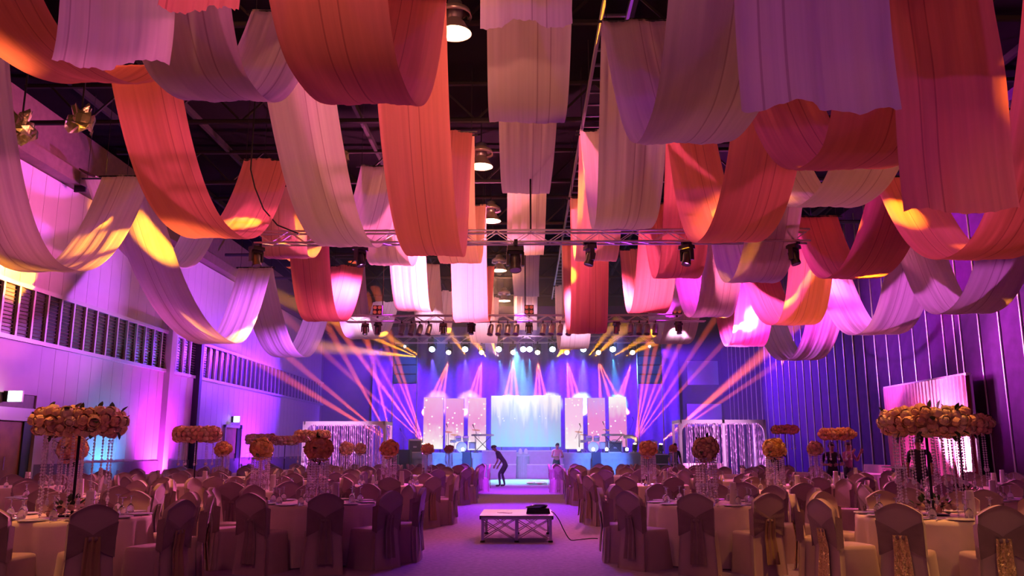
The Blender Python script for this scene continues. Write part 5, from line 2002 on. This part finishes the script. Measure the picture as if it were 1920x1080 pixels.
def stand(lean=0.0, arms='down', step=0.0):
    J = {'pelvis': (0, 0, 0.95), 'chest': (0, 0.02 + lean * 0.4, 1.27), 'neck': (0, 0.03 + lean * 0.62, 1.47), 'head': (0, 0.055 + lean * 0.75, 1.61)}
    for sd, sg in (('l', -1), ('r', 1)):
        J['shoulder_' + sd] = (sg * 0.185, 0.01 + lean * 0.55, 1.40)
        if arms == 'down':
            J['elbow_' + sd] = (sg * 0.25, 0.0 + lean * 0.5, 1.12)
            J['wrist_' + sd] = (sg * 0.24, 0.10 + lean * 0.6, 0.88)
        elif arms == 'front':
            J['elbow_' + sd] = (sg * 0.27, 0.02 + lean, 1.13)
            J['wrist_' + sd] = (sg * 0.12, 0.26 + lean, 1.12)
        else:
            J['elbow_' + sd] = (sg * 0.30, 0.10, 1.20)
            J['wrist_' + sd] = (sg * 0.20, 0.28, 1.42)
        J['hip_' + sd] = (sg * 0.095, 0, 0.90)
        J['knee_' + sd] = (sg * 0.11, 0.03 + sg * step * 0.6, 0.50)
        J['ankle_' + sd] = (sg * 0.12, -0.02 + sg * step, 0.085)
    return J


# the man walking bent forward in front of the stage (he faces the camera's left)
Jb = {'pelvis': (0, -0.17, 0.86), 'chest': (0, 0.08, 1.16), 'neck': (0, 0.22, 1.35), 'head': (0, 0.32, 1.47),
      'shoulder_l': (-0.18, 0.15, 1.29), 'shoulder_r': (0.18, 0.15, 1.29),
      'elbow_l': (-0.23, 0.12, 1.00), 'elbow_r': (0.23, 0.04, 1.00),
      'wrist_l': (-0.16, 0.24, 0.80), 'wrist_r': (0.17, 0.16, 0.78),
      'hip_l': (-0.095, -0.16, 0.82), 'hip_r': (0.095, -0.16, 0.82),
      'knee_l': (-0.10, 0.08, 0.50), 'knee_r': (0.10, 0.0, 0.47),
      'ankle_l': (-0.10, 0.06, 0.085), 'ankle_r': (0.10, -0.10, 0.085)}
p_ = at_y(941, 911, 33.6)
person('man in black bending forward as he walks across the dance floor', (p_.x, 33.4, 0.032), PI / 2 - 0.15, Jb, m_shirt_b, m_trouser, head_dir=(0, 1, -0.35))
p_ = at_y(1043, 860, 38.0)
person('person in a pink apron top leaning behind the aisle chairs near the steps', (p_.x, 38.0, 0.0), PI + 0.3, stand(0.15, 'front'), m_pinkshirt, m_trouser, head_dir=(0.2, 1, -0.5))
p_ = at_y(1260, 860, 33.2)
person('person in a black shirt standing beside the right tinsel frame', (p_.x, 32.6, 0), -0.6, stand(0.0, 'down'), m_shirt_b, m_trouser, s=0.97)
p_ = at_y(1466, 840, 28.6)
person('person in dark clothes under the farthest rose ring on the right', (p_.x, 29.2, 0), 0.8, stand(0.0, 'raised'), m_shirt_b, m_trouser)
p_ = at_y(1561, 840, 22.3)
person('person in a black shirt standing under the first of two rose rings', (p_.x, 22.4, 0), PI - 0.3, stand(0.05, 'front'), m_shirt_b, m_trouser, s=0.95)
p_ = at_y(1593, 840, 23.0)
person('person in a mauve top beside the one in black, under the rose rings', (p_.x, 23.2, 0), PI + 0.6, stand(0.0, 'raised'), M('mauve_top', (0.30, 0.13, 0.22), 0.8, vary=0.1), m_trouser, s=0.96)
p_ = at_y(1718, 840, 18.4)
person('person in black seen from behind before the pink backdrop', (p_.x, 18.3, 0), -0.2, stand(0.0, 'down'), m_shirt_b, m_trouser, s=1.0)

# ------------------------------------------------------------------ light of the stage lamps
# each lamp throws its own light; amber heads carry split beams
NB = 0


def aim(o, px, py, y):
    return at_y(px, py, y)


BW = [(0.15, 0.08, 1.0), (0.15, 0.10, 1.0), (0.10, 0.35, 1.0), (0.08, 0.45, 1.0), (0.08, 0.45, 1.0), (0.12, 0.2, 1.0), (0.12, 0.25, 1.0), (0.10, 0.5, 1.0)]
for i, (p, c) in enumerate(zip(BLUE_POS, BW)):
    tx = [-0.6, -0.3, 0.8, -0.1, 0.1, 0.2, 0.5, 1.7][i]
    light('SPOT', 'wash_light', p + Vector((0, 0.05, -0.45)), 9000 * K_BLUE, c, target=p + Vector((tx, 11.5, -4.6)), angle=[16, 16, 11, 9, 9, 14, 14, 11][i], blend=0.7, radius=0.05)
for i, p in enumerate(AMBER_POS):
    base = [(-3.3, -2.5, -1.7), (-2.3, -1.5, -0.7), (-1.3, -0.5, 0.5), (-0.2, 0.5, 1.3), (0.7, 1.4, 2.2), (1.1, 2.4, 3.6), (-0.9, -0.3)][i]
    for dx in base:
        light('SPOT', 'beam_light', p + Vector((0, 0.05, -0.42)), 26000 * K_AMBER, (1.0, 0.13, 0.07), target=p + Vector((dx, 10.5, -4.6)), angle=3.4, blend=0.5, radius=0.03)
# fans from the floor heads: where each beam points in the hall
FANS = [
    (0, [(600, 748), (566, 690), (630, 640), (680, 600)]),
    (1, [(540, 600), (590, 556), (640, 560), (655, 640), (705, 600), (735, 640)]),
    (2, [(1215, 640), (1240, 600), (1275, 590), (1310, 570), (1365, 560), (1430, 560)]),
    (3, [(1330, 750), (1400, 690), (1470, 640), (1520, 640)]),
]
for hi, tg in FANS:
    src = BEAM_POS[hi]
    for (px, py) in tg:
        tgt = at_y(px, py, src.y - 5.0)
        light('SPOT', 'beam_light', src, 30000 * K_FAN, (1.0, 0.12, 0.04), target=tgt, angle=2.6, blend=0.4, radius=0.03)
# amber spots that land on the fabric and the wall, from heads on the middle truss
LAND = [
    (70, 482, 14.0, 9), (215, 412, 16.3, 8), (150, 448, 15.2, 7), (118, 380, 21.5, 9), (105, 530, 19.5, 9), (240, 350, 17.0, 5),
    (495, 390, 16.9, 7), (425, 402, 15.5, 6), (425, 636, 22.3, 6), (455, 628, 23.0, 5), (358, 470, 20.0, 4),
    (1565, 482, 17.4, 7), (1558, 500, 17.0, 6), (1592, 514, 16.5, 7), (1820, 545, 16.6, 7), (1792, 580, 16.0, 8), (1742, 383, 12.9, 6), (1840, 580, 15.6, 5),
    (1215, 575, 23.6, 5), (1190, 560, 24.0, 4), (1098, 378, 18.3, 7), (1362, 520, 18.2, 5), (1292, 582, 22.4, 4), (880, 470, 21.4, 6), (862, 600, 25.0, 5), (1092, 620, 23.4, 6), (805, 570, 25.3, 4), (650, 585, 24.2, 4), (865, 345, 18.1, 7), (1370, 400, 15.2, 5), (1335, 590, 22.2, 5)
]
for k, (px, py, y, w) in enumerate(LAND):
    tgt = at_y(px, py, y)
    src = Vector((max(-5.5, min(5.5, tgt.x * 0.72)), 26.0, T2[3] - 0.45))
    if y < 15.8:
        src = Vector((max(-5.6, min(5.6, tgt.x * 0.8)), 16.6, T1[3] - 0.35))
    if y > 21:
        src = Vector((max(-5.5, min(5.5, tgt.x)), 42.2, T3[3] - 1.0))
    d = (tgt - src).length
    light('SPOT', 'gobo_light', src, 9.0 * d * d * K_LAND, (1.0, 0.34, 0.012), target=tgt, angle=math.degrees(2 * math.atan(w * 0.07 / d)), blend=0.8, radius=0.02)
# hard pink-white light on a few pale loops
for px, py, y, w, pw_ in ((1702, 470, 18.6, 11, 16), (1675, 560, 19.3, 9, 18), (1103, 600, 23.5, 12, 6), (882, 590, 25.2, 12, 6)):
    tgt = at_y(px, py, y)
    src = Vector((max(-5.5, min(5.5, tgt.x * 0.8)), 26.0 if y < 25 else 42.2, 5.0 if y < 25 else T3[3] - 1.0))
    d = (tgt - src).length
    light('SPOT', 'gobo_light', src, 9.0 * d * d * pw_, (1.0, 0.45, 0.95), target=tgt, angle=math.degrees(2 * math.atan(w * 0.08 / d)), blend=0.8, radius=0.02)
# small cans on the middle truss that light the pale loops just beyond it
for px, py, y in ((677, 605, 27.9), (730, 560, 31.0), (812, 600, 30.2), (907, 620, 32.4), (1076, 630, 29.5), (1265, 615, 27.4), (991, 600, 38.0)):
    tgt = at_y(px, py, y)
    src = Vector((tgt.x * 0.96, 26.25, T2[3] - 0.45))
    d = (tgt - src).length
    light('SPOT', 'can_light', src, 9.0 * d * d * 9, (1.0, 0.55, 0.92), target=tgt, angle=min(75, math.degrees(2 * math.atan(1.0 / d))), blend=0.7, radius=0.05)
for p in PEND:
    light('POINT', 'pendant_light', p + Vector((0, 0, -0.16)), 700 * K_PEND, (1.0, 0.33, 0.19), radius=0.12)

# ------------------------------------------------------------------ haze over the stage half of the hall
hz = MB().box((-0.2, 38.4, 4.46), (23.0, 20.0, 8.5))
hm = bpy.data.materials.new('stage_haze')
hm.use_nodes = True
nt = hm.node_tree
nt.nodes.remove(nt.nodes['Principled BSDF'])
vs_ = nt.nodes.new('ShaderNodeVolumeScatter')
vs_.inputs['Color'].default_value = (1, 1, 1, 1)
vs_.inputs['Density'].default_value = HAZE
vs_.inputs['Anisotropy'].default_value = 0.25
nt.links.new(vs_.outputs[0], nt.nodes['Material Output'].inputs['Volume'])
hm.cycles.volume_sampling = 'EQUIANGULAR'
ho = hz.build('stage_haze', hm)
ho['kind'] = 'stuff'
tag(ho, 'thin haze drifting over the stage half of the hall', 'haze')
